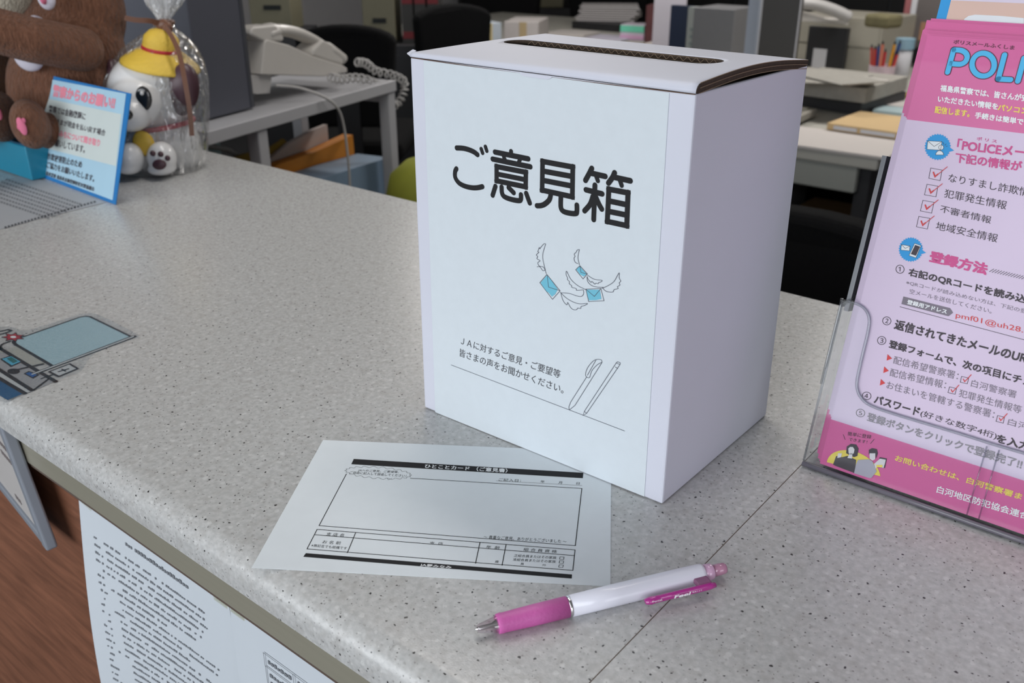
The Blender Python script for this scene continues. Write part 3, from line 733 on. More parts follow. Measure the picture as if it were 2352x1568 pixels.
for a in (0, HW - .0024):
    bm = BM(); add_prism(bm, [H_(a, 0, -.0022), H_(a, eh, -.0022), H_(a, eh + .006, -DEP), H_(a, .008, -DEP)], X * .0024); obj('side_wall', bm, ACR, stand)
    bm = BM(); add_tube(bm, [H_(a + .001, eh, -.001), H_(a + .001, eh + .007, -DEP)], .0011, 6); add_tube(bm, [H_(a + .001, 0, -.001), H_(a + .001, eh, -.001)], .0009, 6); obj('wall_rim', bm, ACE, stand, smooth=True)
bm = BM(); add_prism(bm, [V((x, y, .0005)) for x, y in ((0, HY + .001), (HW, HY + .001), (HW, HY + .036), (0, HY + .036))], Z * .0010); obj('floor_plate', bm, ACR, stand)
for f0 in (.004, .078, .165):
    boxo('foot_tab', (f0 + (.015 if f0 < .01 or f0 > .16 else .026), HY + .004, .0016), (.026 if (f0 < .01 or f0 > .16) else .052, .016, .0022), ACR, stand, bev=.0008)
    boxo('foot_strut', (f0 + .018, HY + .08, .0020), (.012, .07, .003), ACR, stand)
for a in (.1075, .1145):
    bm = BM(); add_tube(bm, [H_(a, .002, .0006), H_(a, lipb - .002, .0006)], .0005, 6); obj('moulded_rib', bm, ACE, stand, smooth=True)
bm = BM(); add_prism(bm, [H_(.03, .009, -DEP - .0025), H_(.19, .009, -DEP - .0025), V((.19, HY + .115, .0005)), V((.03, HY + .115, .0005))], Z * .0025); obj('rear_brace', bm, ACR, stand)

PKH = mat('deep_pink_print', srgb(203, 84, 146), .45, noise=.02, nscale=20, coat=.15)
PKB = mat('pale_pink_print', srgb(202, 184, 209), .45, noise=.012, nscale=20, coat=.15)
LW, LH = .207, .287
o0 = hit(1884, 1060, H_(0, 0, -.003), LN); a0 = (o0 - H_(0, 0, 0)).dot(X); b0 = .0012
hb = LH - .0505; fb = .028
FSurf = Surf(H_(a0, 0, -.003), X, LV)
pt = lambda px, py: ((FSurf.w((px, py)) - H_(0, 0, 0)).dot(X), (FSurf.w((px, py)) - H_(0, 0, 0)).dot(LV))
topb = pt(2148, 82)[1]; headb = pt(2115, 278)[1]; footb = pt(1920, 966)[1]; LH = topb - b0
LEAF_BACK = ['rear', 'next to rear']
def leaflet(i, da, db, dn, label):
    t = thing('leaflet', label, 'leaflet', H_(a0 + LW / 2 + da, b0 + db, -.003 - dn), 'pink leaflets piled in the acrylic stand')
    for nm, lo, hi_, m in (('footer', b0, footb, PKH), ('body', footb, headb, PKB), ('header', headb, topb, PKH)):
        bm = BM(); th = .00045
        add_prism(bm, [H_(a0 + da, lo + db, -.003 - dn), H_(a0 + da + LW, lo + db, -.003 - dn), H_(a0 + da + LW, hi_ + db, -.003 - dn), H_(a0 + da, hi_ + db, -.003 - dn)], -LN * th)
        obj(nm + '_panel', bm, m, t)
    return t
offs = [(-.0014, .0012), (-.0034, .0020), (-.0040, .0030), (-.0058, .0042), (-.0060, .0036), (-.0072, .0050), (-.0071, .0060), (-.0066, .0110), (-.0080, .0120), (-.0062, .0135)]
names = ['second', 'third', 'fourth', 'fifth', 'sixth', 'seventh', 'eighth', 'ninth', 'tenth', 'rearmost']
for i, (da, db) in enumerate(offs):
    leaflet(i, da, db if i > 6 else db, .0020 * (i + 1), 'pink leaflet in the acrylic stand, %s of the pile counted from the front' % names[i])
lead = leaflet(0, 0, 0, 0, 'frontmost pink leaflet in the acrylic stand, with all its lettering showing')
FOOTP, BODYP, HEADP = [next(c for c in lead.children if c.name.startswith(k)) for k in ('footer', 'body', 'header')]
F6 = FSurf.zoomed(2000, 0, 3.733); F7 = FSurf.zoomed(2000, 400, 3.92); F8 = FSurf.zoomed(1800, 780, 3.2663)
wm = WHITE_INK; PKI = mat('pink_ink', srgb(200, 78, 138), .6); RED = mat('red_ink', srgb(205, 62, 66), .6); YEL = mat('yellow_ink', srgb(236, 214, 96), .6); CY = mat('cyan_ink', srgb(74, 178, 226), .6); BLUE = mat('badge_blue_ink', srgb(38, 150, 215), .6)
DKP = mat('plum_ink', srgb(96, 42, 66), .6); GI = mat('mid_grey_ink', srgb(120, 112, 124), .6); TXT = mat('charcoal_ink', srgb(58, 50, 58), .6); YEL2 = mat('butter_yellow_ink', srgb(226, 206, 88), .6); BW = mat('badge_white', srgb(222, 228, 232), .6); SKIN = mat('printed_skin', srgb(214, 212, 214), .6); GRYI = mat('printed_shirt_grey', srgb(168, 166, 178), .6)
FL_ = .00025
def panel_print(nm, m, fn):
    bm = BM(); fn(bm); printed(bm, m, [(FOOTP, lambda c: (c - H_(0, 0, 0)).dot(LV) < footb), (HEADP, lambda c: (c - H_(0, 0, 0)).dot(LV) > headb), (BODYP, None)])
def f_(b, S, s, a, c, d, bold=0, lift=FL_): text(b, S, s, a, c, d, bold, lift)
def stroke_set(b, w, lift):
    def q(pts, curve=False, closed=False): stroke(b, F6, pts, w, curve, closed, lift)
    q([(660, 620), (712, 428)]); q([(712, 428), (775, 433), (815, 455), (828, 490), (812, 530), (775, 550), (730, 550), (685, 545)], True)
    q([(965 + 95 * math.cos(a) + 8 * math.sin(a) * -1, 555 + 98 * math.sin(a) + 10 * math.cos(a)) for a in (2 * math.pi * i / 28 for i in range(28))], False, True)
    q([(1148, 472), (1094, 678)]); q([(1094, 678), (1200, 684)]); q([(1316, 500), (1262, 696)])
    q([(1520, 540), (1450, 520), (1390, 560), (1365, 640), (1400, 705), (1480, 715)], True); q([(1690, 560), (1600, 550), (1550, 740), (1640, 750)]); q([(1580, 640), (1660, 650)])
pxm = (FSurf.w((2100, 300)) - FSurf.w((2101, 300))).length / 3.733
panel_print('title_outline', DKP, lambda b: stroke_set(b, 56 * pxm, FL_)); panel_print('title_letters', CY, lambda b: stroke_set(b, 42 * pxm, FL_ + .0002))
def dark_small(b):
    f_(b, F6, 'ポリスメールふくしま', (708, 376), (1230, 428), (714, 340), .012)
panel_print('reading_aid', DKP, dark_small)
def whites(b):
    f_(b, F6, '福島県警察では、皆さんが安', (596, 782), (1345, 872), (603, 727), .022); f_(b, F6, 'いただきたい情報を', (576, 874), (1088, 942), (581, 820), .022); f_(b, F6, '手続きは簡単で', (893, 1012), (1305, 1072), (900, 960), .022)
    f_(b, F8, '白河地区防犯協会連合', (1146, 1145), (1835, 1352), (1158, 1093), .01)
panel_print('white_lettering', wm, whites)
panel_print('yellow_lettering', YEL, lambda b: (f_(b, F6, 'パソコン', (1088, 944), (1345, 978), (1095, 893), .022), f_(b, F6, '配信します。', (548, 968), (845, 1004), (556, 910), .022), f_(b, F8, 'お問い合わせは、白河警察署まで', (833, 905), (1860, 1225), (845, 862), .012)))
def pinks(b):
    f_(b, F6, 'ポ リ ス', (908, 1200), (1080, 1226), (912, 1172), .01); f_(b, F6, '「POLICEメー', (738, 1280), (1320, 1352), (752, 1190), .022); f_(b, F6, '下記の情報が', (724, 1390), (1290, 1470), (733, 1308), .022); f_(b, F7, '登録方法', (524, 785), (1036, 905), (545, 690), .035)
panel_print('pink_lettering', PKI, pinks)
def badge(b, S, cx, cy, r, tip):
    # serrated disc with a small pointer at its right
    pts = []
    for i in range(60):
        a = 2 * math.pi * i / 60; rr = r * (1.0 if i % 2 else .90)
        if i in (2, 3): rr = r * (1.25 if i == 2 else 1.05)
        pts.append((cx + rr * math.cos(a), cy + rr * math.sin(a)))
    c = b.verts.new(S.w((cx, cy), FL_)); vs = [b.verts.new(S.w(p, FL_)) for p in pts]
    for i in range(60): b.faces.new((c, vs[i], vs[(i + 1) % 60]))
panel_print('round_badges', BLUE, lambda b: (badge(b, F6, 575, 1260, 115, 0), badge(b, F7, 362, 678, 112, 0)))
def badge_white(b):
    L = FL_ + .0001
    poly(b, F6, [(490, 1208), (612, 1214), (600, 1288), (484, 1280)], L); poly(b, F6, [(605 + 21 * math.cos(a), 1264 + 21 * math.sin(a)) for a in (math.pi * i / 8 for i in range(16))], L + .00005)
    poly(b, F6, [(592 + 34 * math.cos(a), 1328 + 36 * math.sin(a)) for a in (math.pi + math.pi * i / 8 for i in range(9))], L)
    poly(b, F7, [(278, 633), (355, 646), (350, 690), (274, 682)], L); poly(b, F7, [(397, 622), (455, 643), (408, 753), (346, 731)], L)
panel_print('badge_pictures', BW, badge_white)
def badge_lines(b):
    L = FL_ + .00022; w = .00022
    def q(S, pts, c=False): stroke(b, S, pts, w, closed=c, lift=L, cap=False)
    q(F6, [(490, 1208), (612, 1214), (600, 1288), (484, 1280)], True); q(F6, [(490, 1208), (545, 1256), (612, 1214)]); q(F6, [(605 + 21 * math.cos(a), 1264 + 21 * math.sin(a)) for a in (math.pi * i / 8 for i in range(16))], True)
    q(F6, [(592 + 34 * math.cos(a), 1328 + 36 * math.sin(a)) for a in (math.pi + math.pi * i / 8 for i in range(9))], True)
    for p in (((622, 1220), (628, 1240)), ((648, 1232), (636, 1248)), ((660, 1252), (645, 1256))): q(F6, p)
    q(F7, [(278, 633), (355, 646), (350, 690), (274, 682)], True); q(F7, [(278, 633), (312, 668), (355, 646)]); q(F7, [(397, 622), (455, 643), (408, 753), (346, 731)], True)
    poly(b, F7, [(402, 636), (446, 652), (408, 734), (362, 718)], L)
panel_print('badge_lines', TXT, badge_lines)
def checks(b):
    w = .0006
    for S, x, y, k in ((F6, 555, 1492, 1), (F7, 545, 147, .98), (F7, 508, 292, .98), (F7, 472, 437, .98)):
        stroke(b, S, [(x - 17 * k, y - 15 * k), (x - 3 * k, y + 22 * k), (x + 22 * k, y)], w * 1.4, lift=FL_ + .0001); stroke(b, S, [(x - 3 * k, y + 22 * k), (x + 40 * k, y - 12 * k), (x + 102 * k, y - 62 * k)], w * .7, lift=FL_ + .0002)
    for x, y in ((1362, 300), (1270, 378), (1632, 592)):
        stroke(b, F8, [(x - 14, y - 6), (x - 4, y + 14), (x + 12, y - 2), (x + 45, y - 38)], w * .8, lift=FL_ + .0001)
    for t3 in (((780, 108), (773, 156), (814, 141)), ((755, 200), (748, 249), (789, 233)), ((730, 294), (722, 343), (763, 326))): poly(b, F8, t3, FL_)
    f_(b, F7, 'pmf01@uh28.a', (763, 1302), (1420, 1452), (770, 1240), .0)
panel_print('red_marks', RED, checks)
def boxes(b):
    w = .00028
    for S, q in ((F6, ((515, 1440), (612, 1458), (595, 1548), (498, 1528))), (F7, ((507, 90), (605, 108), (588, 203), (484, 185))), (F7, ((470, 235), (570, 253), (548, 350), (447, 330))), (F7, ((433, 380), (533, 397), (510, 493), (412, 473))),
                 (F8, ((1335, 275), (1388, 287), (1378, 330), (1325, 318))), (F8, ((1245, 353), (1297, 366), (1286, 409), (1233, 396))), (F8, ((1605, 568), (1657, 581), (1647, 625), (1594, 612)))):
        stroke(b, S, q, w, closed=True, lift=FL_, cap=False)
    stroke(b, F7, [(262, 1192), (1420, 1500)], .0003, lift=FL_, cap=False)
    for i in range(14): stroke(b, F7, [(1068 + i * 24, 878 + i * 5.5), (1110 + i * 24, 852 + i * 5.5)], .0003, lift=FL_, cap=False)
panel_print('check_boxes', TXT, boxes)
def body(b):
    f_(b, F7, 'なりすまし詐欺情', (695, 68), (1420, 205), (708, -8), 0); f_(b, F7, '犯罪発生情報', (657, 207), (1216, 320), (672, 132)); f_(b, F7, '不審者情報', (621, 340), (1078, 447), (633, 275)); f_(b, F7, '地域安全情報', (582, 498), (1134, 616), (598, 424))
    f_(b, F7, '右記のQRコードを読み込', (337, 915), (1390, 1168), (350, 842), .022)
    for ch, q in (('①', (F7, (222, 890), (300, 898), (228, 812))), ('②', (F7, (103, 1355), (182, 1362), (108, 1278))), ('③', (F7, (56, 1532), (136, 1538), (62, 1455))), ('④', (F8, (586, 446), (655, 455), (592, 386))), ('⑤', (F8, (540, 575), (608, 584), (546, 514)))):
        f_(b, q[0], ch, q[1], q[2], q[3])
    S = FSurf.zoomed(0, 0, 1)
    f_(b, S, '返信されてきたメールのURL', (2053, 755), (2368, 838), (2059, 733), .022)
    f_(b, F8, '登録フォームで、次の項目にチェ', (788, 58), (1850, 352), (798, 0), .022)
    f_(b, F8, 'パスワード', (676, 473), (1012, 572), (690, 413), .022); f_(b, F8, '(好きな数字4桁)', (1020, 578), (1590, 755), (1036, 524)); f_(b, F8, 'を入力', (1593, 768), (1835, 832), (1608, 706), .022)
    f_(b, F8, '簡単に登録', (478, 718), (655, 744), (484, 688)); f_(b, F8, 'できます！', (488, 757), (625, 780), (493, 733))
    stroke(b, F8, [(447, 710), (462, 748)], .0003, lift=FL_); stroke(b, F8, [(680, 745), (652, 778)], .0003, lift=FL_)
panel_print('black_lettering', TXT, body)
def greys(b):
    f_(b, F7, '※QRコードが読み込めない方は、下記の登', (316, 992), (1400, 1258), (324, 953)); f_(b, F7, '空メールを送信してください。', (347, 1073), (1085, 1256), (355, 1030))
    f_(b, F8, '配信希望警察署：', (820, 178), (1305, 302), (832, 120)); f_(b, F8, '白河警察署', (1403, 350), (1740, 440), (1414, 296)); f_(b, F8, '配信希望情報：', (794, 272), (1213, 370), (804, 213)); f_(b, F8, '犯罪発生情報等', (1310, 425), (1778, 556), (1322, 368))
    f_(b, F8, 'お住まいを管轄する警察署：', (769, 364), (1575, 592), (780, 306)); f_(b, F8, '白河', (1678, 637), (1835, 680), (1690, 588))
    f_(b, F8, '登録ボタンをクリックで登録完了!!', (622, 605), (1780, 970), (636, 543), .02)
    poly(b, F7, [(295, 1100), (715, 1205), (742, 1246), (700, 1278), (277, 1168)], FL_)
panel_print('grey_lettering', GI, greys)
panel_print('tag_lettering', wm, lambda b: f_(b, F7, '登録用アドレス', (327, 1167), (682, 1258), (336, 1127), .02, FL_ + .0002))
# the little printed picture of two people holding up a phone
def pic_y(b):
    L = FL_; c = [(525 + 202 * math.cos(a), 985 + 150 * math.sin(a) + 50 * math.cos(a)) for a in (math.pi + .12 + (math.pi - .2) * i / 24 for i in range(25))]
    poly(b, F8, c, L); poly(b, F8, [(700, 937), (745, 937), (741, 955), (697, 952)], L + .0007)
panel_print('picture_sun', YEL2, pic_y)
def pic_dark(b):
    L = FL_ + .0002
    poly(b, F8, [(395, 870), (440, 880), (480, 870), (545, 900), (535, 1000), (390, 945), (372, 935)], L); poly(b, F8, [(470, 850), (475, 800), (505, 780), (545, 785), (562, 815), (555, 870), (530, 880)], L)
    poly(b, F8, [(640, 860), (640, 825), (665, 812), (700, 820), (707, 850), (695, 890), (688, 850)], L); poly(b, F8, [(722, 880), (775, 890), (760, 962), (700, 955)], L)
panel_print('picture_dark', mat('printed_dark_cloth', srgb(60, 54, 60), .6), pic_dark)
def pic_skin(b):
    L = FL_ + .0004
    poly(b, F8, [(487, 815), (500, 802), (522, 803), (534, 822), (528, 850), (508, 862), (490, 850)], L); poly(b, F8, [(498, 850), (518, 850), (516, 890), (480, 885)], L); poly(b, F8, [(410, 850), (440, 850), (432, 880), (405, 885)], L)
    poly(b, F8, [(646, 850), (690, 850), (688, 895), (668, 905), (648, 890)], L); poly(b, F8, [(725, 890), (768, 898), (752, 960), (706, 952), (690, 965), (680, 930)], L)
    poly(b, F8, [(730, 893), (768, 900), (760, 935), (722, 930)], L + .0001)
panel_print('picture_faces', SKIN, pic_skin)
panel_print('picture_shirt', GRYI, lambda b: (poly(b, F8, [(560, 900), (640, 895), (668, 910), (690, 965), (700, 985), (660, 1035), (640, 1035), (530, 1000), (545, 930)], FL_ + .0003)))

# blue booklet behind the pile
t = thing('booklet', 'blue and cream booklet standing behind the pink leaflets', 'booklet', H_(.11, 0, -.029))
S_ = Surf(H_(0, 0, -.0275), X, LV)
q = S_.w((2149, 48)) - H_(0, 0, 0); a1 = q.dot(X); a2 = (S_.w((2174, 42)) - H_(0, 0, 0)).dot(X)
bm = BM(); add_prism(bm, [H_(a1, .004, -.0275), H_(a1 + .19, .004, -.0275), H_(a1 + .19, .335, -.0275), H_(a1, .335, -.0275)], -LN * .0014); obj('cover', bm, BLUE, t)
bm = BM(); hb_ = (S_.w((2230, 38)) - H_(0, 0, 0)).dot(LV)
def cream(b):
    poly(b, S_, [], 0)
add_prism(bm, [H_(a2, .02, -.0273), H_(a1 + .186, .02, -.0273), H_(a1 + .186, .33, -.0273), H_(a2, .33, -.0273)], -LN * .0001); obj('cover_print', bm, mat('peach_print', srgb(214, 184, 170), .6), t)
bm = BM(); add_prism(bm, [H_(a2, hb_ + .009, -.0272), H_(a1 + .186, hb_ + .010, -.0272), H_(a1 + .186, .328, -.0272), H_(a2, .328, -.0272)], -LN * .0001); obj('cover_sky', bm, mat('lilac_print', srgb(214, 205, 222), .6), t)
bm = BM(); poly(bm, S_, [(2215, 44), (2225, 37), (2240, 34), (2300, 37), (2352, 42), (2352, 60), (2215, 60)], .0006); obj('cover_cloud', bm, BW, t)

# ------------------------------------------------------------------ laminated sticker on the counter
ST = Surf((0, 0, .0002), X, Y).zoomed(0, 700, 6.532)
t = thing('sticker', 'clear laminated sticker with a drawn teller window at the counter edge', 'sticker', G(130, 820, 0))
def sheet_of(S, pts, m, name, parent, th, lift=0, smooth_it=False):
    bm = BM(); P = [S.w(p, lift) for p in pts]
    if smooth_it: P = smoothpts(P, 4, True)
    add_prism(bm, P, S.n * th); return obj(name, bm, m, parent)
film = sheet_of(ST, [(-600, 470), (-200, 350), (150, 341), (290, 382), (420, 385), (800, 275), (1180, 155), (1340, 132), (1500, 165), (1800, 310), (2060, 450), (2085, 485), (2040, 512), (1700, 625), (1480, 708), (1340, 820), (1240, 975), (1130, 1050), (850, 1142), (500, 1300), (160, 1452), (60, 1465), (-80, 1400), (-500, 1150)], clear_mat('laminate_film', (.985, .985, .985), .14, base=.012, wrinkle=.35, wscale=500, top=.30), 'film', t, .0003, .0005, True)
art = BM()
def ap(pts, m, lift, sm=False):
    b = BM(); P = [ST.w(p, lift * .2) for p in pts]
    if sm: P = smoothpts(P, 4, True)
    b.faces.new([b.verts.new(p) for p in P]); printed(b, m, [(base_art, None)])
def al(pts, w, m, lift, closed=False, sm=False):
    b = BM(); P = [ST.w(p, lift * .2) for p in pts]
    if sm: P = smoothpts(P, 4, closed)
    ribbon(b, P, w * 1.3, Z, closed); printed(b, m, [(base_art, None)])
base_art = sheet_of(ST, [(-500, 560), (0, 640), (760, 1080), (830, 1150), (500, 1290), (370, 1335), (115, 1432), (-60, 1330), (-500, 1040)], mat('sticker_grey_print', srgb(152, 152, 155), .5), 'picture', t, .00008)
SB = mat('sticker_pale_blue', srgb(160, 188, 198), .5); SD = mat('sticker_outline', srgb(38, 26, 28), .5)
ap([(200, 565), (240, 522), (1200, 187), (1290, 172), (1350, 180), (1950, 472), (780, 915), (240, 600)], SB, .0008)
ap([(-300, 790), (0, 980), (480, 1290), (370, 1330), (0, 1100), (-400, 860)], mat('sticker_white', srgb(184, 188, 190), .5), .0008)
ap([(-400, 880), (0, 1110), (340, 1335), (115, 1430), (0, 1365), (-400, 1120)], mat('sticker_deep_blue', srgb(28, 84, 128), .5), .0010)
ap([(-200, 620), (100, 690), (250, 610), (720, 890), (640, 900), (480, 940), (80, 720), (-200, 700)], mat('sticker_warm_grey', srgb(165, 165, 158), .5), .0008)
al([(240, 522), (1200, 187), (1290, 172), (1350, 180), (1950, 472)], .0016, SD, .0016); al([(225, 525), (200, 555), (240, 600), (780, 915)], .0022, SD, .0016); al([(-200, 540), (0, 655), (440, 920), (840, 1155)], .0026, SD, .0016); al([(-300, 790), (0, 980), (480, 1285)], .0026, SD, .0016); al([(-400, 880), (0, 1110), (375, 1332)], .0026, SD, .0016)
al([(490, 1042), (2010, 478)], .0036, SD, .0014); al([(492, 1042), (1995, 483)], .0017, mat('sticker_white', srgb(184, 188, 190), .5), .0018)
al([(730, 1115), (510, 1278)], .0016, SD, .0016); al([(620, 1110), (800, 1045)], .0012, SD, .0016)
ap([(740, 1005), (1045, 890), (1165, 960), (880, 1078)], mat('sticker_white', srgb(184, 188, 190), .5), .0014); al([(740, 1005), (1045, 890), (1165, 960), (880, 1078)], .0014, SD, .0018, True); al([(885, 1005), (1025, 965)], .0015, SD, .0018); al([(930, 970), (985, 1000)], .0012, SD, .0018)
ap([(205 + 95 * math.cos(a), 1000 + 42 * math.sin(a)) for a in (2 * math.pi * i / 20 for i in range(20))], SD, .0016); al([(220, 985), (640, 890)], .0022, SD, .0018)
ap([(355, 1035), (430, 995), (595, 1050), (500, 1110)], SD, .0015); ap([(385, 1035), (440, 1012), (560, 1052), (490, 1090)], mat('sticker_mid_blue', srgb(30, 84, 150), .5), .0017)
ap([(0, 815), (175, 755), (345, 855), (165, 935)], SD, .0015); ap([(30, 815), (170, 775), (310, 855), (180, 912)], mat('sticker_teal', srgb(80, 165, 195), .5), .0017); ap([(100, 812), (170, 785), (270, 850), (200, 880)], mat('sticker_dark_teal', srgb(30, 100, 100), .5), .0019)
fl = [(200 + (185 if i % 2 else 110) * math.cos(a), 487 + (72 if i % 2 else 42) * math.sin(a)) for i, a in ((i, 2 * math.pi * i / 14) for i in range(14))]
ap(fl, SD, .0016, True); ap([(200 + (x - 200) * .84, 487 + (y - 487) * .8) for x, y in fl], mat('sticker_red', srgb(165, 30, 45), .5), .0018, True); ap([(200 + 45 * math.cos(a), 487 + 17 * math.sin(a)) for a in (2 * math.pi * i / 12 for i in range(12))], BW, .0020)
al([(150, 550), (40, 590), (10, 630), (30, 680), (-60, 640)], .0016, SD, .0016, sm=True); al([(0, 400), (120, 372), (170, 390), (60, 430), (-60, 460)], .0016, SD, .0016)
art.free()

# ------------------------------------------------------------------ upright police notice card and grey leaflet before it
bl = G(94, 406, .0004); br = G(265, 470, .0004); u = (br - bl).normalized(); tt = math.radians(19); nb = V((-u.y, u.x, 0)); upv = nb * math.sin(tt) + Z * math.cos(tt)
t = thing('notice_card', 'blue-bordered police notice card standing upright in front of the plush bear', 'notice card', (bl + br) / 2)
SG = Surf(bl, u, upv).zoomed(0, 0, 2.9036)
W_, H_c = (br - bl).length, .147
cardb = BM(); add_prism(cardb, [bl, bl + u * W_, bl + u * W_ + upv * H_c, bl + upv * H_c], -SG.n * .0012)
cobj = obj('card', cardb, [mat('card_blue_border', srgb(38, 120, 186), .45)], t)
h = [(cobj, None)]
def cp(m, fn): b = BM(); fn(b); printed(b, m, h)
cp(mat('card_light_blue', srgb(172, 207, 226), .5), lambda b: poly(b, SG, [(303, 522), (842, 625), (752, 1335), (283, 1158)], .0003))
cp(mat('card_panel_white', srgb(204, 214, 212), .5), lambda b: poly(b, SG, [(309, 655), (811, 762), (776, 1108), (298, 985)], .0005))
PKC = mat('card_pink_ink', srgb(230, 140, 158), .6)
cp(PKC, lambda b: (text(b, SG, '警察からのお願い!!', (352, 640), (763, 728), (362, 566), .035, .0007), text(b, SG, 'お使いみちについて聞き取り', (322, 893), (665, 978), (328, 850), .03, .0007)))
cp(TXT, lambda b: [text(b, SG, s, a, c, d, .012, .0007) for s, a, c, d in (('警察では金融機関に', (327, 745), (571, 802), (332, 700)), ('お客さまが現金を払い戻す場合', (324, 815), (702, 908), (330, 776)), ('をお願いしています。', (319, 965), (566, 1022), (325, 918)),
    ('詐欺被害防止のため', (315, 1063), (546, 1122), (321, 1018)), ('ご協力をお願いいたします。', (312, 1118), (628, 1214), (318, 1076)), ('福島県警察 福島県金融機関防犯対策協議会', (291, 1162), (629, 1276), (296, 1136)))])
bm = BM(); add_prism(bm, [bl + u * .07 - SG.n * .0012, bl + u * .07 - SG.n * .0012 + upv * .10, bl + u * .07 + V((0, .075, 0))], u * .0012); obj('back_strut', bm, mat('grey_card_stock', (.4, .4, .4), .8), t)
LS = Surf((0, 0, .0003), X, Y).zoomed(0, 0, 2.9036)
t = thing('leaflet', 'grey printed leaflet lying flat in front of the notice card at the left', 'leaflet', G(90, 460, 0))
g0_ = sheet_of(LS, [(-300, 1250), (0, 1212), (212, 1152), (255, 1195), (700, 1352), (300, 1450), (0, 1530), (-350, 1610)], mat('grey_leaflet_print', srgb(168, 170, 174), .5, noise=.03), 'sheet', t, .0004)
LS.o = V((0, 0, .0008))
b = BM(); rnd = random.Random(5)
for r in range(7):
    y0 = 1215 + r * 27; xx = -20 - r * 28
    while xx < 470 - r * 30:
        w_ = rnd.uniform(9, 17); dy = .335 * (xx) + 0
        poly(b, LS, [(xx + 60, y0 + dy - 20), (xx + 60 + w_, y0 + dy - 20 + w_ * .33), (xx + 55 + w_, y0 + dy - 8 + w_ * .33), (xx + 55, y0 + dy - 8)], 0); xx += w_ + 5
printed(b, mat('leaflet_faint_print', srgb(122, 124, 128), .6), [(g0_, lambda c: c.y > .20 and c.x < -.98)])
b = BM(); x_ = -100
while x_ < 640:
    y = 1560 - (x_ + 100) * .285; poly(b, LS, [(x_, y), (x_ + 14, y - 4), (x_ + 10, y - 16), (x_ - 4, y - 12)], 0); x_ += 22
printed(b, mat('leaflet_dark_print', srgb(78, 80, 84), .6), [(g0_, lambda c: c.x < -.985)])

# ------------------------------------------------------------------ teal box, plush toys
def ellp(bm, px, py, D, rx, ry, rd, rot=0):
    """ellipsoid whose outline measures rx by ry photo pixels; rd is its depth radius in the same unit"""
    k = D / FPX; c = at(px, py, D); a = math.radians(rot)
    R1 = RT * math.cos(a) + Z * math.sin(a); R2 = Z * math.cos(a) - RT * math.sin(a)
    add_ell(bm, c, (rx * k, rd * k, ry * k), (R1, FW, R2), 28, 20)
def capsule(bm, p0, p1, r0, r1, n=7):
    for i in range(n + 1): 
        t_ = i / n; r = r0 + (r1 - r0) * t_; add_ell(bm, V(p0).lerp(V(p1), t_), (r, r, r), None, 20, 14)
def blob(name, fn, m, parent, voxel=.004, label=None, it=6, fuzz=0):
    bm = BM(); fn(bm); o = obj(name, bm, m, parent, label=label)
    r = o.modifiers.new('r', 'REMESH'); r.mode = 'VOXEL'; r.voxel_size = voxel; r.use_smooth_shade = True
    s_ = o.modifiers.new('s', 'SMOOTH'); s_.iterations = it; s_.factor = .5
    dg = bpy.context.evaluated_depsgraph_get(); dg.update(); me = bpy.data.meshes.new_from_object(o.evaluated_get(dg)); o.modifiers.clear(); old = o.data; o.data = me; bpy.data.meshes.remove(old)
    for p in me.polygons: p.use_smooth = True
    return o
def fur_mat(name, c):
    return mat(name, c, .95, spec=.1, noise=.5, nscale=130, bump=1.0, bscale=210, sheen=.15, stretch=(1.5, 1.5, .5), bdist=.007)
FUR = fur_mat('brown_plush_fur', srgb(116, 80, 62)); DFUR = fur_mat('dark_brown_plush_fur', srgb(62, 42, 30)); CFUR = fur_mat('cream_plush_fur', srgb(196, 188, 170))
PAD = mat('pink_felt', srgb(216, 116, 146), .9); WF = mat('white_felt', srgb(206, 202, 214), .95, bump=.3, bscale=300)
# the toys sit on a low teal box
tb0 = G(98, 425, 0); tb = thing('storage_box', 'low teal box under the plush toys at the left edge of the counter', 'box', (-1.35, .45, 0))
TEAL = mat('glossy_teal_board', srgb(20, 128, 158), .35, noise=.05, nscale=4, coat=.3)
bm = BM(); add_box(bm, (-1.345, .44, .026), (.33, .20, .050), bev=.002); obj('carton', bm, TEAL, tb)
boxo('lid_panel', (-1.345, .44, .0525), (.33, .20, .003), mat('deep_teal_board', srgb(14, 74, 104), .5), tb)
# bear
bear = thing('plush_bear', 'brown plush bear with white chest and pink paw pads, its arm reaching left', 'plush toy', at(150, 330, 1.60))
D0 = 1.60
blob('body', lambda b: (ellp(b, 152, 215, D0, 118, 118, 82), ellp(b, 165, 130, D0, 108, 130, 78), ellp(b, 178, 20, D0, 92, 110, 70), ellp(b, 160, -130, D0, 112, 100, 100), ellp(b, 62, -105, 1.55, 46, 38, 40)), FUR, bear, .0045)
blob('arm', lambda b: (capsule(b, at(-40, 62, 1.47), at(75, 92, 1.475), .030, .031, 8), capsule(b, at(75, 92, 1.475), at(186, 113, 1.51), .031, .0315, 8)), FUR, bear, .004)
blob('leg', lambda b: (ellp(b, 70, 285, 1.49, 36, 50, 40, 8), ellp(b, 120, 300, 1.54, 55, 36, 50)), FUR, bear, .0035)
blob('ear', lambda b: ellp(b, 95, -235, 1.58, 34, 34, 14), FUR, bear, .004); blob('ear', lambda b: ellp(b, 235, -235, 1.60, 34, 34, 14), FUR, bear, .004)
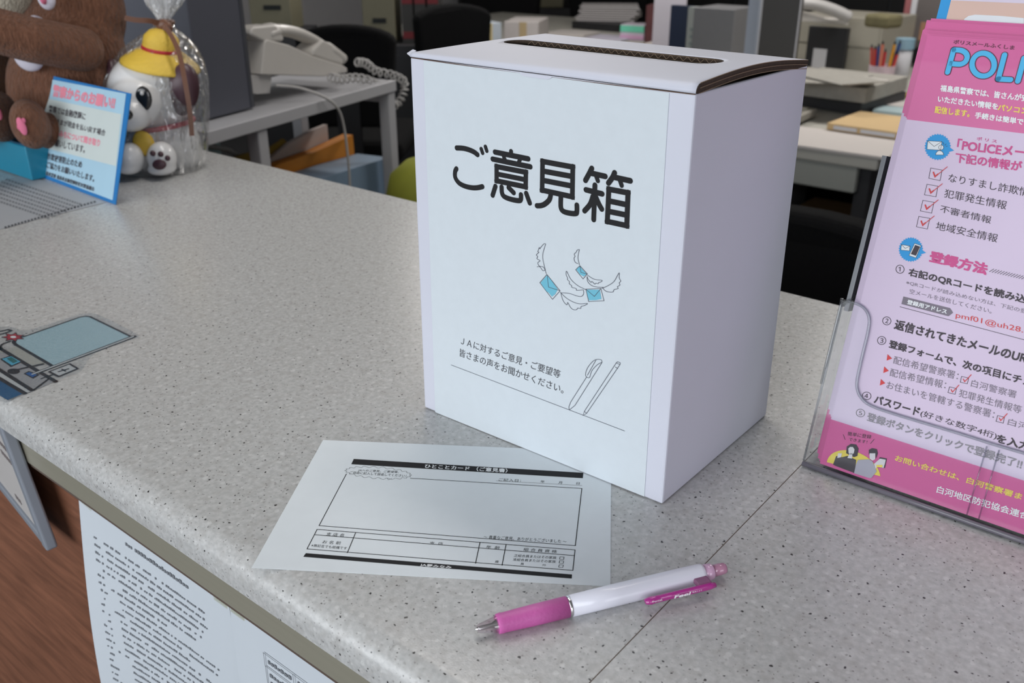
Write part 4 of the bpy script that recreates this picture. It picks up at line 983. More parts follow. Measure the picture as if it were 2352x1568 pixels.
for nm, m, pr_ in (('chest_patch', WF, (66, 128, 1.535, 29, 30, 16, 20)), ('chest_patch', WF, (84, 58, 1.528, 20, 18, 14, -30)), ('tag_patch', WF, (106, -4, 1.520, 17, 22, 10, 6)), ('tongue', PAD, (100, -2, 1.515, 6, 10, 10, 4)),
                   ('paw_pad', PAD, (50, 290, 1.462, 8, 18, 5, 12)), ('paw_pad', PAD, (54, 277, 1.462, 4, 5.5, 4, 0)), ('paw_pad', PAD, (46, 280, 1.462, 4, 5.5, 4, 0)), ('paw_pad', PAD, (43, 292, 1.464, 3, 5.5, 4, 0))):
    bm = BM(); ellp(bm, *pr_); obj(nm, bm, m, bear, smooth=True)
# the second toy, mostly outside the frame
pl2 = thing('plush_toy', 'dark brown plush toy with cream woolly head beside the brown bear', 'plush toy', at(-60, 330, 1.62))
blob('body', lambda b: (ellp(b, -60, 190, 1.66, 100, 135, 80), ellp(b, -50, 80, 1.68, 90, 70, 70)), DFUR, pl2, .006)
blob('head', lambda b: (ellp(b, 8, -60, 1.62, 74, 96, 80), ellp(b, 20, 0, 1.62, 56, 42, 44)), CFUR, pl2, .005)
blob('leg', lambda b: (ellp(b, 2, 268, 1.53, 31, 50, 44, 0), ellp(b, -45, 285, 1.58, 50, 36, 50)), fur_mat('brown_leg_fur', srgb(84, 60, 48)), pl2, .004)
bm = BM(); ellp(bm, -2, 262, 1.502, 5, 12, 6); obj('paw_pad', bm, PAD, pl2, smooth=True)
# blue packet standing behind the bear
t = thing('gift_packet', 'blue glossy packet standing behind the brown bear', 'packet', at(255, 200, 1.72))
bm = BM(); a_ = at(262, 215, 1.70); a_.z = .001; add_box(bm, a_ + Z * .15 - RT * .05, (.13, .02, .30), AX, bev=.006); obj('packet', bm, mat('blue_glossy_film', srgb(32, 100, 158), .25, noise=.3, nscale=14, coat=.4), t)
bm = BM(); add_box(bm, a_ + Z * .15 + RT * .0155, (.006, .022, .30), AX, bev=.002); obj('packet_seam', bm, mat('pale_blue_seam', srgb(70, 120, 150), .4), t)

# ------------------------------------------------------------------ dog coin bank in a cellophane bag
dog = thing('dog_figurine', 'white ceramic dog coin bank with yellow straw hat and red collar', 'figurine', at(365, 385, 1.52))
CER = mat('white_glazed_vinyl', srgb(222, 222, 222), .32, coat=.3, noise=.01); EYE = mat('gloss_black_paint', (.012, .012, .012), .2, coat=.5); EARM = mat('plum_brown_paint', srgb(76, 50, 58), .4)
Dg = 1.52
blob('body', lambda b: (ellp(b, 385, 330, Dg + .01, 68, 62, 62), ellp(b, 372, 285, Dg, 58, 40, 52), ellp(b, 330, 345, Dg - .01, 42, 44, 46), ellp(b, 420, 352, Dg + .01, 40, 38, 50)), CER, dog, .003)
blob('head', lambda b: (ellp(b, 350, 213, Dg, 88, 84, 84), ellp(b, 318, 235, Dg - .035, 58, 52, 56), ellp(b, 300, 262, Dg - .055, 42, 36, 42)), CER, dog, .003)
blob('paw', lambda b: (ellp(b, 372, 362, Dg - .055, 30, 34, 34), ellp(b, 372, 386, Dg - .05, 30, 14, 34)), CER, dog, .0025)
blob('paw', lambda b: (ellp(b, 300, 362, Dg - .055, 26, 32, 30), ellp(b, 298, 384, Dg - .05, 26, 14, 30)), CER, dog, .0025)
def decal(nm, m, px, py, D, rx, ry, rot=0, th=5):
    bm = BM(); ellp(bm, px, py, D, rx, ry, th, rot); return obj(nm, bm, m, dog, smooth=True)
decal('eye', EYE, 330, 226, Dg - .0745, 17, 25, -5, 6); decal('eye_highlight', CER, 326, 214, Dg - .079, 4, 4.5, 0, 4)
decal('nose', EYE, 292, 263, Dg - .0850, 12, 11, 0, 8); decal('eye', EYE, 268, 224, Dg - .0605, 6, 16, -8, 6)
blob('ear', lambda b: ellp(b, 420, 206, Dg - .046, 34, 56, 28, -16), EARM, dog, .003)
blob('ear', lambda b: ellp(b, 268, 175, Dg + .02, 14, 36, 26, 10), EARM, dog, .003)
for x, y, r1, r2 in ((366, 378, 15, 11), (351, 352, 6, 6), (369, 354, 6, 6), (385, 363, 5.5, 6)): decal('pad', EARM, x, y, Dg - .0775, r1, r2, 8, 6)
k = Dg / FPX
def ring_pts(px, py, D, rx, rd, tilt=0, n=28):
    c = at(px, py, D); return [c + RT * (rx * k * math.cos(a)) + FW * (rd * k * math.sin(a)) + Z * (tilt * k * math.cos(a)) for a in (2 * math.pi * i / n for i in range(n + 1))]
bm = BM(); add_tube(bm, ring_pts(374, 285, Dg, 62, 60, 8), .0040, 8, False); obj('collar', bm, mat('red_collar', srgb(176, 34, 46), .5), dog, smooth=True)
bm = BM(); ellp(bm, 330, 330, Dg - .052, 23, 27, 9, 6); tg = obj('bell', bm, mat('mustard_paint', srgb(212, 176, 66), .4), dog, smooth=True)
YH = mat('yellow_straw_weave', srgb(222, 186, 70), .5, noise=.1, nscale=80, bump=.8, bscale=220, stretch=(1, 1, 3))
c = at(350, 213, Dg) + Z * .046 + RT * .020
hup = (Z * 1 + RT * .20 - FW * .06).normalized()
bm = BM(); add_lathe(bm, c, hup, [(.010, .028), (.016, .0265), (.022, .026), (.034, .024), (.042, .017), (.0455, .008), (.046, 0)], 40); obj('hat', bm, YH, dog, smooth=True)
bm = BM(); add_lathe(bm, c, hup, [(.0155, .0275), (.0205, .0272), (.0205, .025), (.0155, .025)], 40); obj('hat_band', bm, mat('red_collar', srgb(176, 34, 46), .5), dog, smooth=True)
bm = BM(); add_lathe(bm, c, hup, [(.008, .030), (-.0085, .0545), (-.0075, .0565), (-.0040, .0555), (.005, .045), (.013, .034), (.0165, .026)], 48); obj('hat_brim', bm, YH, dog, smooth=True)

bag = thing('cellophane_bag', 'clear cellophane bag tied with brown ribbon around the dog figurine', 'bag', at(362, 395, 1.52))
rows = [(392, 350, 72, 60), (388, 362, 92, 76), (360, 362, 100, 84), (320, 362, 103, 88), (270, 362, 106, 92), (220, 362, 107, 92), (180, 364, 103, 88), (140, 366, 90, 76), (110, 368, 72, 60), (85, 371, 46, 40), (66, 374, 24, 20), (52, 376, 14, 12), (44, 376, 13, 11), (30, 377, 20, 16), (12, 378, 32, 24), (-8, 379, 40, 30), (-24, 378, 44, 34)]
bm = BM(); NA = 72; rg = []
for i, (py, px, rx, rd) in enumerate(rows):
    c = at(px, py, Dg + .005); ring = []
    if i == 0: c.z = .0015
    c.z = max(c.z, .0015)
    fold = min(1, max(.10, (i - 5) / 5))
    for j in range(NA):
        a = 2 * math.pi * j / NA; f = 1 + fold * (.10 * math.sin(9 * a + i * .3) + .06 * math.sin(17 * a + i)) + (.03 * math.sin(3 * a + i * .7) if i > 1 else 0)
        ring.append(bm.verts.new(c + RT * (rx * k * f * math.cos(a)) + FW * (rd * k * f * math.sin(a)) + Z * (.004 * math.sin(5 * a) * (i == len(rows) - 1))))
    rg.append(ring)
KN = 12
pos_ = [[v.co.copy() for v in q] for q in rg[KN:]]
for a, b in zip(rg[:KN], rg[1:KN + 1]):
    for j in range(NA): bm.faces.new((a[j], a[(j + 1) % NA], b[(j + 1) % NA], b[j]))
bm.faces.new(rg[0][::-1]); bmesh.ops.delete(bm, geom=[v for q in rg[KN + 1:] for v in q], context='VERTS')
obj('film', bm, clear_mat('cellophane', (.96, .96, .96), .07, base=.10, wrinkle=1, wscale=34, haze=.08, wd=.035), bag, smooth=True)
bm = BM(); rg = [[bm.verts.new(p) for p in q] for q in pos_]
for a, b in zip(rg, rg[1:]):
    for j in range(NA): bm.faces.new((a[j], a[(j + 1) % NA], b[(j + 1) % NA], b[j]))
obj('gathered_top', bm, clear_mat('gathered_cellophane', (.96, .96, .96), .10, base=.14, wrinkle=1, wscale=50, haze=.32, wd=.03), bag, smooth=True)
RB = mat('brown_satin_ribbon', srgb(106, 68, 48), .4, sheen=.3)
def band(nm, pts, w, m, parent):
    P = smoothpts(pts, 5); bm = BM(); n = len(P); L = []; R = []
    for i, p in enumerate(P):
        tn = (P[min(n - 1, i + 1)] - P[max(0, i - 1)]).normalized(); s = tn.cross(FW * -1 + RT * .3).normalized()
        L.append(bm.verts.new(p + s * w / 2)); R.append(bm.verts.new(p - s * w / 2))
    for i in range(n - 1): bm.faces.new((L[i], L[i + 1], R[i + 1], R[i]))
    r = bmesh.ops.extrude_face_region(bm, geom=list(bm.faces)); bmesh.ops.translate(bm, vec=FW * .0006, verts=[v for v in r['geom'] if isinstance(v, bmesh.types.BMVert)])
    return obj(nm, bm, m, parent)
band('ribbon_tail', [at(378, 60, 1.490), at(395, 85, 1.465), at(412, 125, 1.445), at(425, 190, 1.435), at(435, 250, 1.435), at(441, 312, 1.44)], .0066, RB, bag)
band('ribbon_tail', [at(372, 55, 1.498), at(345, 48, 1.488), at(312, 46, 1.485), at(286, 41, 1.485)], .0072, RB, bag)
bm = BM(); add_tube(bm, ring_pts(376, 52, Dg + .005, 17, 15), .0045, 8, False); obj('ribbon_band', bm, RB, bag, smooth=True)
bm = BM(); ellp(bm, 374, 58, 1.498, 15, 12, 8, 30); ellp(bm, 384, 66, 1.494, 11, 14, 7, -30); obj('ribbon_knot', bm, RB, bag, smooth=True)

# ------------------------------------------------------------------ staff side: equipment table with telephone behind the counter
GM = mat('grey_painted_steel', srgb(186, 186, 190), .45, noise=.03, nscale=30); GD = mat('dark_grey_plastic', srgb(70, 72, 78), .5, noise=.04); BK = mat('black_office_fabric', (.006, .006, .0065), 1, spec=.15, noise=.3, nscale=200); BP = mat('black_plastic', (.015, .015, .017), .45)
TZ = -.01
TA = G(910, 183, TZ); TB = G(470, 303, TZ); TU = (TA - TB).normalized(); TN = TU.cross(Z).normalized(); TB = TA - TU * .80       # front edge; TN points out of it
def TP(u, n, z=0): return TA - TU * u - TN * n + Z * z           # u back along the edge, n inwards, z above the top
tab = thing('equipment_table', 'grey steel side table carrying the telephone behind the counter', 'table', TP(.4, .2, FZ - TZ))
TAX = (TU, TN, Z)
boxo('tabletop', TP(.33, .155, -.014), (.66, .31, .026), GM, tab, TAX, bev=.002)
hleg = TZ - .029 - FZ
for u, n in ((.015, .02), (.015, .29), (.50, .02), (.64, .29)):
    boxo('leg', TP(u, n, -.029 - hleg / 2 + .001), (.030, .030, hleg), GM, tab, TAX, bev=.003)
boxo('side_rail', TP(.015, .155, -.04), (.02, .27, .024), GM, tab, TAX)
# dark upright computer on the table
def box_on(name, label, cat, c, s, m, ax, extra=None, group=None, bev=.004, front=None, z0=None):
    t = thing(name, label, cat, c - ax[2] * s[2] / 2, group); boxo('case', c, s, m, t, ax, bev=bev)
    if front:
        for nm, off, ss, mm in front: boxo(nm, c + ax[0] * off[0] + ax[1] * off[1] + ax[2] * off[2], ss, mm, t, ax, bev=.001)
    return t
pc = G(512, 243, TZ); ucoord = (TA - pc).dot(TU); ncoord = (TA - pc).dot(TN)
cC = TP(ucoord + .075, .16, .19)
GB = mat('slate_grey_metal', srgb(84, 86, 96), .5, noise=.03)
gt = box_on('computer_tower', 'slate grey computer tower on the steel table behind the dog figurine', 'computer', cC, (.150, .19, .376), GB, TAX, front=[('edge_strip', (.070, .0955, 0), (.010, .003, .370), GD)])
q = at(335, 60, 2.5); sb_ = V((q.x, q.y, 0)); 
st_ = thing('side_cabinet', 'dark cabinet behind the counter under the teal terminal', 'cabinet', sb_ + Z * FZ, 'dark side cabinets'); boxo('carcass', sb_ + Z * (-.32 + FZ) / 2, (.26, .24, -.32 - FZ - .002), mat('dark_cabinet_steel', (.02, .02, .023), .6), st_, AX)
cC = sb_ + Z * (-.32 + .34)
box_on('terminal_unit', 'dark teal terminal with ribbed grille standing behind the bagged dog', 'terminal', cC, (.22, .20, .68), mat('dark_teal_plastic', srgb(60, 76, 78), .5), AX, front=[('top_ridge', (0, -.101, .155), (.20, .004, .014), mat('teal_ridge', srgb(96, 112, 116), .5))] + [('grille_bar', (-.088 + .016 * i, -.101, .03), (.007, .003, .20), mat('grille_black', (.02, .025, .025), .6)) for i in range(12)])
# telephone
tel = thing('telephone', 'cream desk telephone with curved handset and coiled cord on the steel table', 'telephone', TP(.3, .15, 0))
CREAM = mat('cream_telephone_plastic', srgb(206, 202, 196), .4, coat=.15, noise=.02)
PS = Surf(TP(0, .06), -TU, Z).zoomed(480, 0, 3.335)
PW_ = .165
def side_prism(pts, n0, n1, sm=False):
    bm = BM(); P = [PS.w(p) for p in pts]; P = smoothpts(P, 4, True) if sm else P
    P = [p - TN * n0 for p in P]; add_prism(bm, P, -TN * (n1 - n0)); return bm
o = obj('phone_body', side_prism([(428, 318), (445, 300), (620, 345), (800, 430), (1030, 500), (1062, 520), (1062, 556), (880, 588), (700, 582), (400, 572)], 0, PW_), CREAM, tel)
md = o.modifiers.new('b', 'BEVEL'); md.width = .003; md.segments = 2; md.limit_method = 'ANGLE'; md.angle_limit = .5
o = obj('display_housing', side_prism([(330, 300), (428, 300), (440, 570), (350, 565)], .045, PW_ + .05), CREAM, tel)
md = o.modifiers.new('b', 'BEVEL'); md.width = .004; md.segments = 2; md.limit_method = 'ANGLE'; md.angle_limit = .5
obj('stand_bracket', side_prism([(190, 575), (510, 578), (495, 715), (400, 722), (165, 690)], .01, PW_ * .5), mat('grey_bracket', srgb(180, 178, 176), .45), tel)
PH = Surf(TP(0, .088), -TU, Z).zoomed(480, 0, 3.335)
hp = smoothpts([PH.w(p) for p in ((400, 262), (480, 235), (570, 232), (680, 258), (800, 315), (900, 385), (985, 450))], 5)
n = len(hp); bm = BM(); add_tube(bm, hp, [.0165 if i < 6 or i > n - 8 else .0125 for i in range(n)], 14, flat=(TN, 1.7)); hs = obj('handset', bm, CREAM, tel, smooth=True)
obj('earpiece', side_prism([(330, 225), (350, 205), (520, 190), (585, 290), (575, 318), (430, 318), (328, 268)], .002, .054, False), CREAM, hs)
obj('mouthpiece', side_prism([(800, 380), (880, 300), (990, 360), (1040, 408), (1038, 500), (940, 478), (800, 430)], .002, .054, False), CREAM, hs)
for ch in hs.children:
    md = ch.modifiers.new('b', 'BEVEL'); md.width = .006; md.segments = 3; md.limit_method = 'ANGLE'; md.angle_limit = .4
def coil(path, r, turns, w, name, m, parent):
    P = smoothpts(path, 12); n = len(P); bm = BM(); out = []
    steps = turns * 10; up = Z
    for i in range(steps + 1):
        f = i / steps * (n - 1); a = int(min(f, n - 2)); p = P[a].lerp(P[a + 1], f - a); tn = (P[a + 1] - P[a]).normalized()
        s = tn.cross(FW).normalized(); q = tn.cross(s); ang = 2 * math.pi * i / 10
        out.append(p + s * r * math.cos(ang) + q * r * math.sin(ang))
    add_tube(bm, out, w, 5); return obj(name, bm, m, parent, smooth=True)
CF = lambda x, y: PS.w((x, y)) + TN * .03
cordm = mat('pale_cord', srgb(190, 188, 186), .5)
coil([CF(1045, 470), CF(1120, 480), CF(1200, 540), CF(1330, 570), CF(1415, 620), CF(1410, 720), CF(1350, 800), CF(1290, 760), CF(1240, 680), CF(1170, 620), CF(1050, 590), CF(930, 600), CF(850, 585)], .0090, 34, .0024, 'coiled_cord', cordm, tel)
bm = BM(); add_tube(bm, smoothpts([PS.w((510, 655)) + TN * .0, PS.w((600, 665)) + TN * .03, PS.w((690, 730)) + TN * .07, PS.w((765, 820)) + TN * .08, PS.w((810, 960)) + TN * .08, PS.w((835, 1130)) + TN * .08, PS.w((850, 1260)) + TN * .08, PS.w((860, 1420)) + TN * .08], 5), .0030, 6); obj('line_cord', bm, cordm, tel, smooth=True)
# under the table: low dark cabinet with trays on it
lowz = -.42
cabD = mat('dark_cabinet_steel', (.008, .007, .008), .6)
cab = thing('low_cabinet', 'black low cabinet under the steel table', 'cabinet', TP(.3, .2, FZ - TZ)); boxo('carcass', TP(.32, .17, (lowz + FZ) / 2 - TZ), (.58, .25, lowz - FZ - .002), cabD, cab, TAX)
boxo('door', TP(.32, .042, (lowz + FZ) / 2 - TZ), (.56, .006, lowz - FZ - .03), cabD, cab, TAX)
US = Surf(TP(0, .055), -TU, Z).zoomed(480, 0, 3.335)
def up_prism(S, pts, back, zb, name, label, cat, m):
    P = [S.w(p) for p in pts]; bm = BM(); add_prism(bm, P + [], -TN * back); return tag(obj(name, bm, m), label, cat)
def floorpts(S, top, zb):
    P = [S.w(p) for p in top]; a = V((P[-1].x, P[-1].y, zb)); b_ = V((P[0].x, P[0].y, zb)); return P + [a, b_]
bm = BM(); add_prism(bm, floorpts(US, [(860, 1372), (1100, 1290), (1385, 1205)], lowz), -TN * .10); tag(obj('file_bin', bm, mat('blue_grey_plastic', srgb(132, 156, 180), .5)), 'blue-grey file bin below the steel table, in front of the orange folder', 'bin')
bm = BM(); add_prism(bm, floorpts(US, [(730, 1345), (830, 1290), (1100, 1190), (1365, 1060), (1372, 1150)], lowz) , -TN * .03)
for v in bm.verts: v.co -= TN * .105
tag(obj('folder', bm, mat('orange_folder_card', srgb(226, 142, 44), .6)), 'orange folder standing behind the blue-grey bin', 'folder')
bm = BM(); add_prism(bm, floorpts(US, [(800, 1300), (1000, 1130), (1150, 1040), (1262, 990), (1270, 1120)], lowz), -TN * .012)
for v in bm.verts: v.co -= TN * .14
tag(obj('document_stack', bm, mat('creased_paper', srgb(206, 192, 186), .8)), 'white papers sticking up behind the orange folder', 'papers')
bm = BM(); add_prism(bm, floorpts(US, [(560, 1290), (700, 1230), (880, 1185), (960, 1130), (985, 1110), (1010, 1140), (1015, 1180)], lowz), -TN * .008)
for v in bm.verts: v.co -= TN * .156
tag(obj('file', bm, mat('yellow_file_card', srgb(150, 122, 40), .6)), 'yellow file behind the white papers under the table', 'file')
bm = BM(); add_tube(bm, smoothpts([US.w((270, 1200)) - TN * .19, US.w((330, 1165)) - TN * .19, US.w((440, 1170)) - TN * .19, US.w((720, 1245)) - TN * .19, US.w((800, 1500)) - TN * .19], 6), .006, 8)
o = obj('wire_rim', bm, GM, None, smooth=True)
cr = thing('wire_tray', 'grey tray with rounded rim under the left half of the steel table', 'tray', TP(.35, .25, lowz - TZ)); 
o.data.transform(Matrix.Translation(-V(cr.location))); o.parent = cr
p0 = US.w((330, 1200)) - TN * .2; p1 = US.w((720, 1290)) - TN * .2
bm = BM(); add_prism(bm, [p0, p1, V((p1.x, p1.y, lowz)), V((p0.x, p0.y, lowz))], -TN * .12); obj('tray_body', bm, GD, cr)
# yellow-green cushion edge seen beside the box
for px, py, r, lab in ((962, 430, .028, 'yellow-green seat cushion between the steel table and the white box'), (474, 335, .012, 'small yellow-green ball shape behind the dog figurine')):
    pass
CU = mat('yellow_green_fabric', srgb(148, 152, 52), .8, noise=.1)
t = thing('stool', 'yellow-green padded stool between the steel table and the white box', 'stool', at(985, 470, 2.1).xy.to_3d() + Z * FZ)
c = at(985, 440, 2.1)
bm = BM(); add_lathe(bm, V((c.x, c.y, c.z - .12)), Z, [(0, .085), (.02, .10), (.10, .10), (.16, .085), (.19, .05), (.20, 0)], 32); obj('seat', bm, CU, t, smooth=True)
bm = BM(); add_lathe(bm, V((c.x, c.y, FZ)), Z, [(0, .15), (.015, .15), (.03, .02), (c.z - .12 - FZ, .02)], 24); obj('pedestal', bm, BP, t)

# ------------------------------------------------------------------ office chairs
def chair(px, py, D, w, h, yaw, label, first=None, topz=None):
    """chair whose backrest top middle is seen at the pixel, D metres from the camera"""
    top = at(px, py, D); base = V((top.x, top.y, FZ)); f = V((math.cos(yaw), math.sin(yaw), 0)); s = V((-f.y, f.x, 0))   # f = the way the sitter faces
    t = thing('office_chair', label, 'chair', base, 'black office chairs of the staff')
    bz_ = top.z
    bm = BM(); n = 12; fr, bk = [], []
    def outline(sc_):
        o_ = []
        for i in range(n + 1):
            a = math.pi * i / n; o_.append((math.cos(a) * w / 2 * sc_, bz_ - w * .16 + math.sin(a) * w * .16))
        return o_ + [(-w / 2 * .86, bz_ - h), (w / 2 * .86, bz_ - h)]
    L1 = [base + s * x + Z * (z - FZ) + f * (.035 - .05 * (x / w) ** 2 * -1) for x, z in outline(1)]
    add_prism(bm, L1, -f * .07)
    o = obj('backrest', bm, BK, t); md = o.modifiers.new('b', 'BEVEL'); md.width = .02; md.segments = 4; md.limit_method = 'ANGLE'
    sz = bz_ - h - .10
    boxo('seat', base + f * .27 + Z * (sz - FZ), (.46, w * .98, .08), BK, t, (f, s, Z), bev=.03)
    boxo('back_bracket', base - f * .02 + Z * (sz + .06 - FZ), (.02, .08, .26), BP, t, (f, s, Z))
    bm = BM(); add_tube(bm, [base + f * .25 + Z * .08, base + f * .25 + Z * (sz - FZ - .03)], .028, 12); obj('gas_lift', bm, BP, t, smooth=True)
    for q in range(5):
        a = yaw + q * 2 * math.pi / 5; e = base + f * .25 + V((math.cos(a), math.sin(a), 0)) * .28 + Z * .05
        bm = BM(); add_tube(bm, [base + f * .25 + Z * .10, e], [.022, .016], 8); lg = obj('leg', bm, BP, t)
        bm = BM(); add_lathe(bm, e - s * .015 - Z * .022, s, [(0, .026), (.03, .026)], 14); obj('castor', bm, BP, lg)
    return t
chair(1895, 488, 1.75, .50, .52, math.radians(85), 'black office chair closest to the counter, between white box and leaflet stand')
chair(790, 56, 3.3, .34, .34, math.radians(125), 'black office chair behind the telephone')
chair(1035, 8, 4.2, .36, .5, math.radians(-20), 'black office chair at the desk left of the stacked cartons')
chair(1150, -52, 7.3, .62, .5, math.radians(110), 'black office chair behind the stacked cartons')
chair(1400, -60, 7.4, .62, .6, math.radians(110), 'black office chair behind the fanned papers')

# ------------------------------------------------------------------ desks
DZ = -.28
DESK = mat('beige_grey_desk_laminate', srgb(150, 152, 146), .45, noise=.03, nscale=20); DTOP = mat('pale_desk_top', srgb(176, 174, 166), .4, noise=.02)
def desk(name, label, x0, x1, y0, y1, parts=True):
    t = thing(name, label, 'desk', ((x0 + x1) / 2, (y0 + y1) / 2, FZ))
    boxo('desktop', ((x0 + x1) / 2, (y0 + y1) / 2, DZ - .0175), (x1 - x0, y1 - y0, .035), DTOP, t, bev=.006)
    boxo('apron', ((x0 + x1) / 2 - .02, y0 + .03, DZ - .075), (x1 - x0 - .08, .03, .08), DESK, t, bev=.006)
    for x in (x0 + .03, x1 - .05): boxo('side_panel', (x, (y0 + y1) / 2, (DZ - .035 + FZ) / 2), (.04, y1 - y0 - .1, DZ - .036 - FZ), cabD, t)
    boxo('back_panel', ((x0 + x1) / 2, y1 - .1, (DZ - .035 + FZ) / 2), (x1 - x0 - .12, .03, DZ - .036 - FZ), cabD, t)
    return t
desk('office_desk', 'pale grey staff desk right of the white box, heaped with papers and envelopes', -1.75, -.64, 2.44, 4.45)
desk('office_desk', 'far pale staff desk with the stacked cartons and papers, seen above the white box', -4.4, -1.80, 3.85, 5.3)
def zat(px, py, base):
    return hit(px, py, base, FW).z
def item(name, label, cat, pxa, pxb, py, depth, m, pytop=None, h=None, z=DZ, group=None, yaw=0, bev=.002, front=None, dy=None):
    """box whose near bottom edge is seen from pixel (pxa, py) to (pxb, py+dy); its top is at row pytop, or h metres up"""
    a = G(pxa, py, z); b = G(pxb, py + (dy or 0), z); u = (b - a).normalized(); v = Z.cross(u); L = (b - a).length
    if h is None: h = max(.004, zat(pxa, pytop, a) - z)
    c = (a + b) / 2 + v * depth / 2 + Z * (h / 2 + .0005)
    t = thing(name, label, cat, (a + b) / 2 + v * depth / 2, group)
    boxo('body', c, (L, depth, h), m, t, (u, v, Z), bev=min(bev, h * .3))
    for nm, x0, x1, z0, z1, mm in (front or ()):                 # parts on the near face, in shares of it
        boxo(nm, (a + b) / 2 + u * L * ((x0 + x1) / 2 - .5) - v * .001 + Z * h * (z0 + z1) / 2, (L * (x1 - x0), .004, h * (z1 - z0)), mm, t, (u, v, Z))
    return t, a, b, u, v, h
PAPM = mat('desk_paper', srgb(190, 184, 180), .8, noise=.03); ENV = mat('kraft_envelope', srgb(196, 168, 124), .7, noise=.04); GREYP = mat('newsprint', srgb(150, 147, 140), .8, noise=.2, nscale=40)
WPL = mat('white_plastic', srgb(196, 196, 200), .4); BEI = mat('beige_steel', srgb(150, 146, 134), .5, noise=.02)
# near desk
item('paper_stack', 'white papers lying along the front edge of the near staff desk', 'papers', 1700, 2036, 322, .27, PAPM, h=.010, dy=48)
t_, a, b, u, v, h_ = item('envelope', 'kraft envelopes with white labels lying on the papers of the near staff desk', 'envelope', 1898, 2110, 298, .26, ENV, h=.022, z=DZ + .0115, dy=30, front=[('address_label', .08, .34, .25, .75, WPL), ('address_label', .38, .75, .25, .75, WPL)])
t_, a, b, u, v, h_ = item('keyboard', 'grey keyboard left of the kraft envelopes', 'keyboard', 1790, 1875, 305, .42, mat('grey_key_plastic', srgb(146, 142, 134), .5), h=.022, z=DZ + .0115, dy=-40)
for i in range(5):
    boxo('key_row', a.lerp(b, .12 + .19 * i) + v * .21 + Z * (h_ + .003), ((b - a).length * .13, .38, .006), mat('key_top', srgb(128, 126, 118), .5, noise=.3, nscale=90), t_, (u, v, Z))
item('desk_tray', 'black letter tray under a heap of papers on the near staff desk', 'tray', 1790, 1975, 236, .30, mat('black_tray_plastic', (.03, .03, .034), .5), h=.05, dy=30)
item('paper_stack', 'tall heap of loose papers resting on the black letter tray', 'papers', 1780, 1985, 212, .36, GREYP, h=.05, z=DZ + .052, dy=26)
item('paper_stack', 'small white papers right of the black letter tray', 'papers', 1985, 2070, 245, .16, PAPM, h=.018, dy=12)
item('note_pad', 'mustard note pad beyond the small white papers', 'note pad', 1985, 2075, 226, .10, mat('mustard_pad', srgb(170, 142, 90), .7), h=.02, dy=8)
item('plastic_case', 'pale blue plastic case lying between envelopes and papers', 'case', 2003, 2075, 262, .10, mat('pale_aqua_plastic', srgb(176, 196, 200), .4), h=.016, dy=8)
rnd = random.Random(11)
for i in range(8):
    c = G(1850 + 12 * i + rnd.uniform(-12, 12), 172 + 3 * i + rnd.uniform(-6, 6), DZ + .105) ; c.z = DZ + .1055 + i * .0032; yw = rnd.uniform(-.6, .6); ax_ = (V((math.cos(yw), math.sin(yw), 0)), V((-math.sin(yw), math.cos(yw), 0)), Z)
    bm = BM(); add_box(bm, c, (.27, .19, .003), ax_); tag(obj('loose_papers', bm, (PAPM, GREYP)[i % 2]), 'loose skewed papers on top of the tall paper heap, %s layer from below' % ['first', 'second', 'third', 'fourth', 'fifth', 'sixth', 'seventh', 'eighth'][i], 'papers', 'loose papers on the heap')
# pen cup with pens and a spray bottle
c = G(2018, 205, DZ); r_ = 26 * (c - CAM).length / FPX; hc = zat(2018, 150, c) - DZ
t = thing('pen_cup', 'pink patterned pen cup full of pens on the near staff desk', 'pen cup', c)
bm = BM(); add_lathe(bm, c + Z * .0005, Z, [(0, r_ * .92), (hc, r_), (hc, r_ * .92), (hc - .01, r_ * .9)], 24); obj('cup', bm, mat('pink_patterned_cup', srgb(196, 176, 184), .5, noise=.3, nscale=30), t)
PC_ = [srgb(190, 60, 50), srgb(36, 60, 120), srgb(206, 120, 96), srgb(30, 34, 36), srgb(200, 80, 70), srgb(214, 150, 40), srgb(180, 30, 36)]
for i in range(9):
    a = i * 2.4; q = c + V((math.cos(a), math.sin(a), 0)) * r_ * .6
    p = thing('pen', ['red', 'blue', 'salmon', 'black', 'pale red', 'amber', 'crimson'][i % 7] + ' pen standing in the pink pen cup, ' + ['at its left', 'at its right', 'towards the counter', 'at its back', 'in its middle', 'leaning forward', 'leaning right', 'leaning left', 'upright'][i], 'pen', q + Z * .02, 'pens in the pink cup')
    bm = BM(); e = q + V((math.cos(a) * .02, math.sin(a) * .02, hc + .045 + .02 * (i % 3))); add_tube(bm, [q + Z * .01, e], .006, 8); obj('pen_barrel', bm, mat('pen_colour_%d' % (i % 7), PC_[i % 7], .4), p)
    bm = BM(); add_tube(bm, [e, e + (e - q).normalized() * .012], [.0045, .003], 8); obj('pen_cap', bm, BP, p)
c = G(2062, 200, DZ); r_ = 17 * (c - CAM).length / FPX; hc = zat(2062, 88, c) - DZ
t = thing('bottle', 'white bottle with pale blue cap beside the pen cup', 'bottle', c)
bm = BM(); add_lathe(bm, c + Z * .0005, Z, [(0, r_), (hc * .74, r_), (hc * .80, r_ * .7)], 24); obj('bottle_body', bm, WPL, t, smooth=True)
bm = BM(); add_lathe(bm, c, Z, [(hc * .79, r_ * 1.1), (hc, r_ * 1.1), (hc, 0)], 24); obj('cap', bm, mat('pale_blue_cap', srgb(130, 160, 176), .4), t)
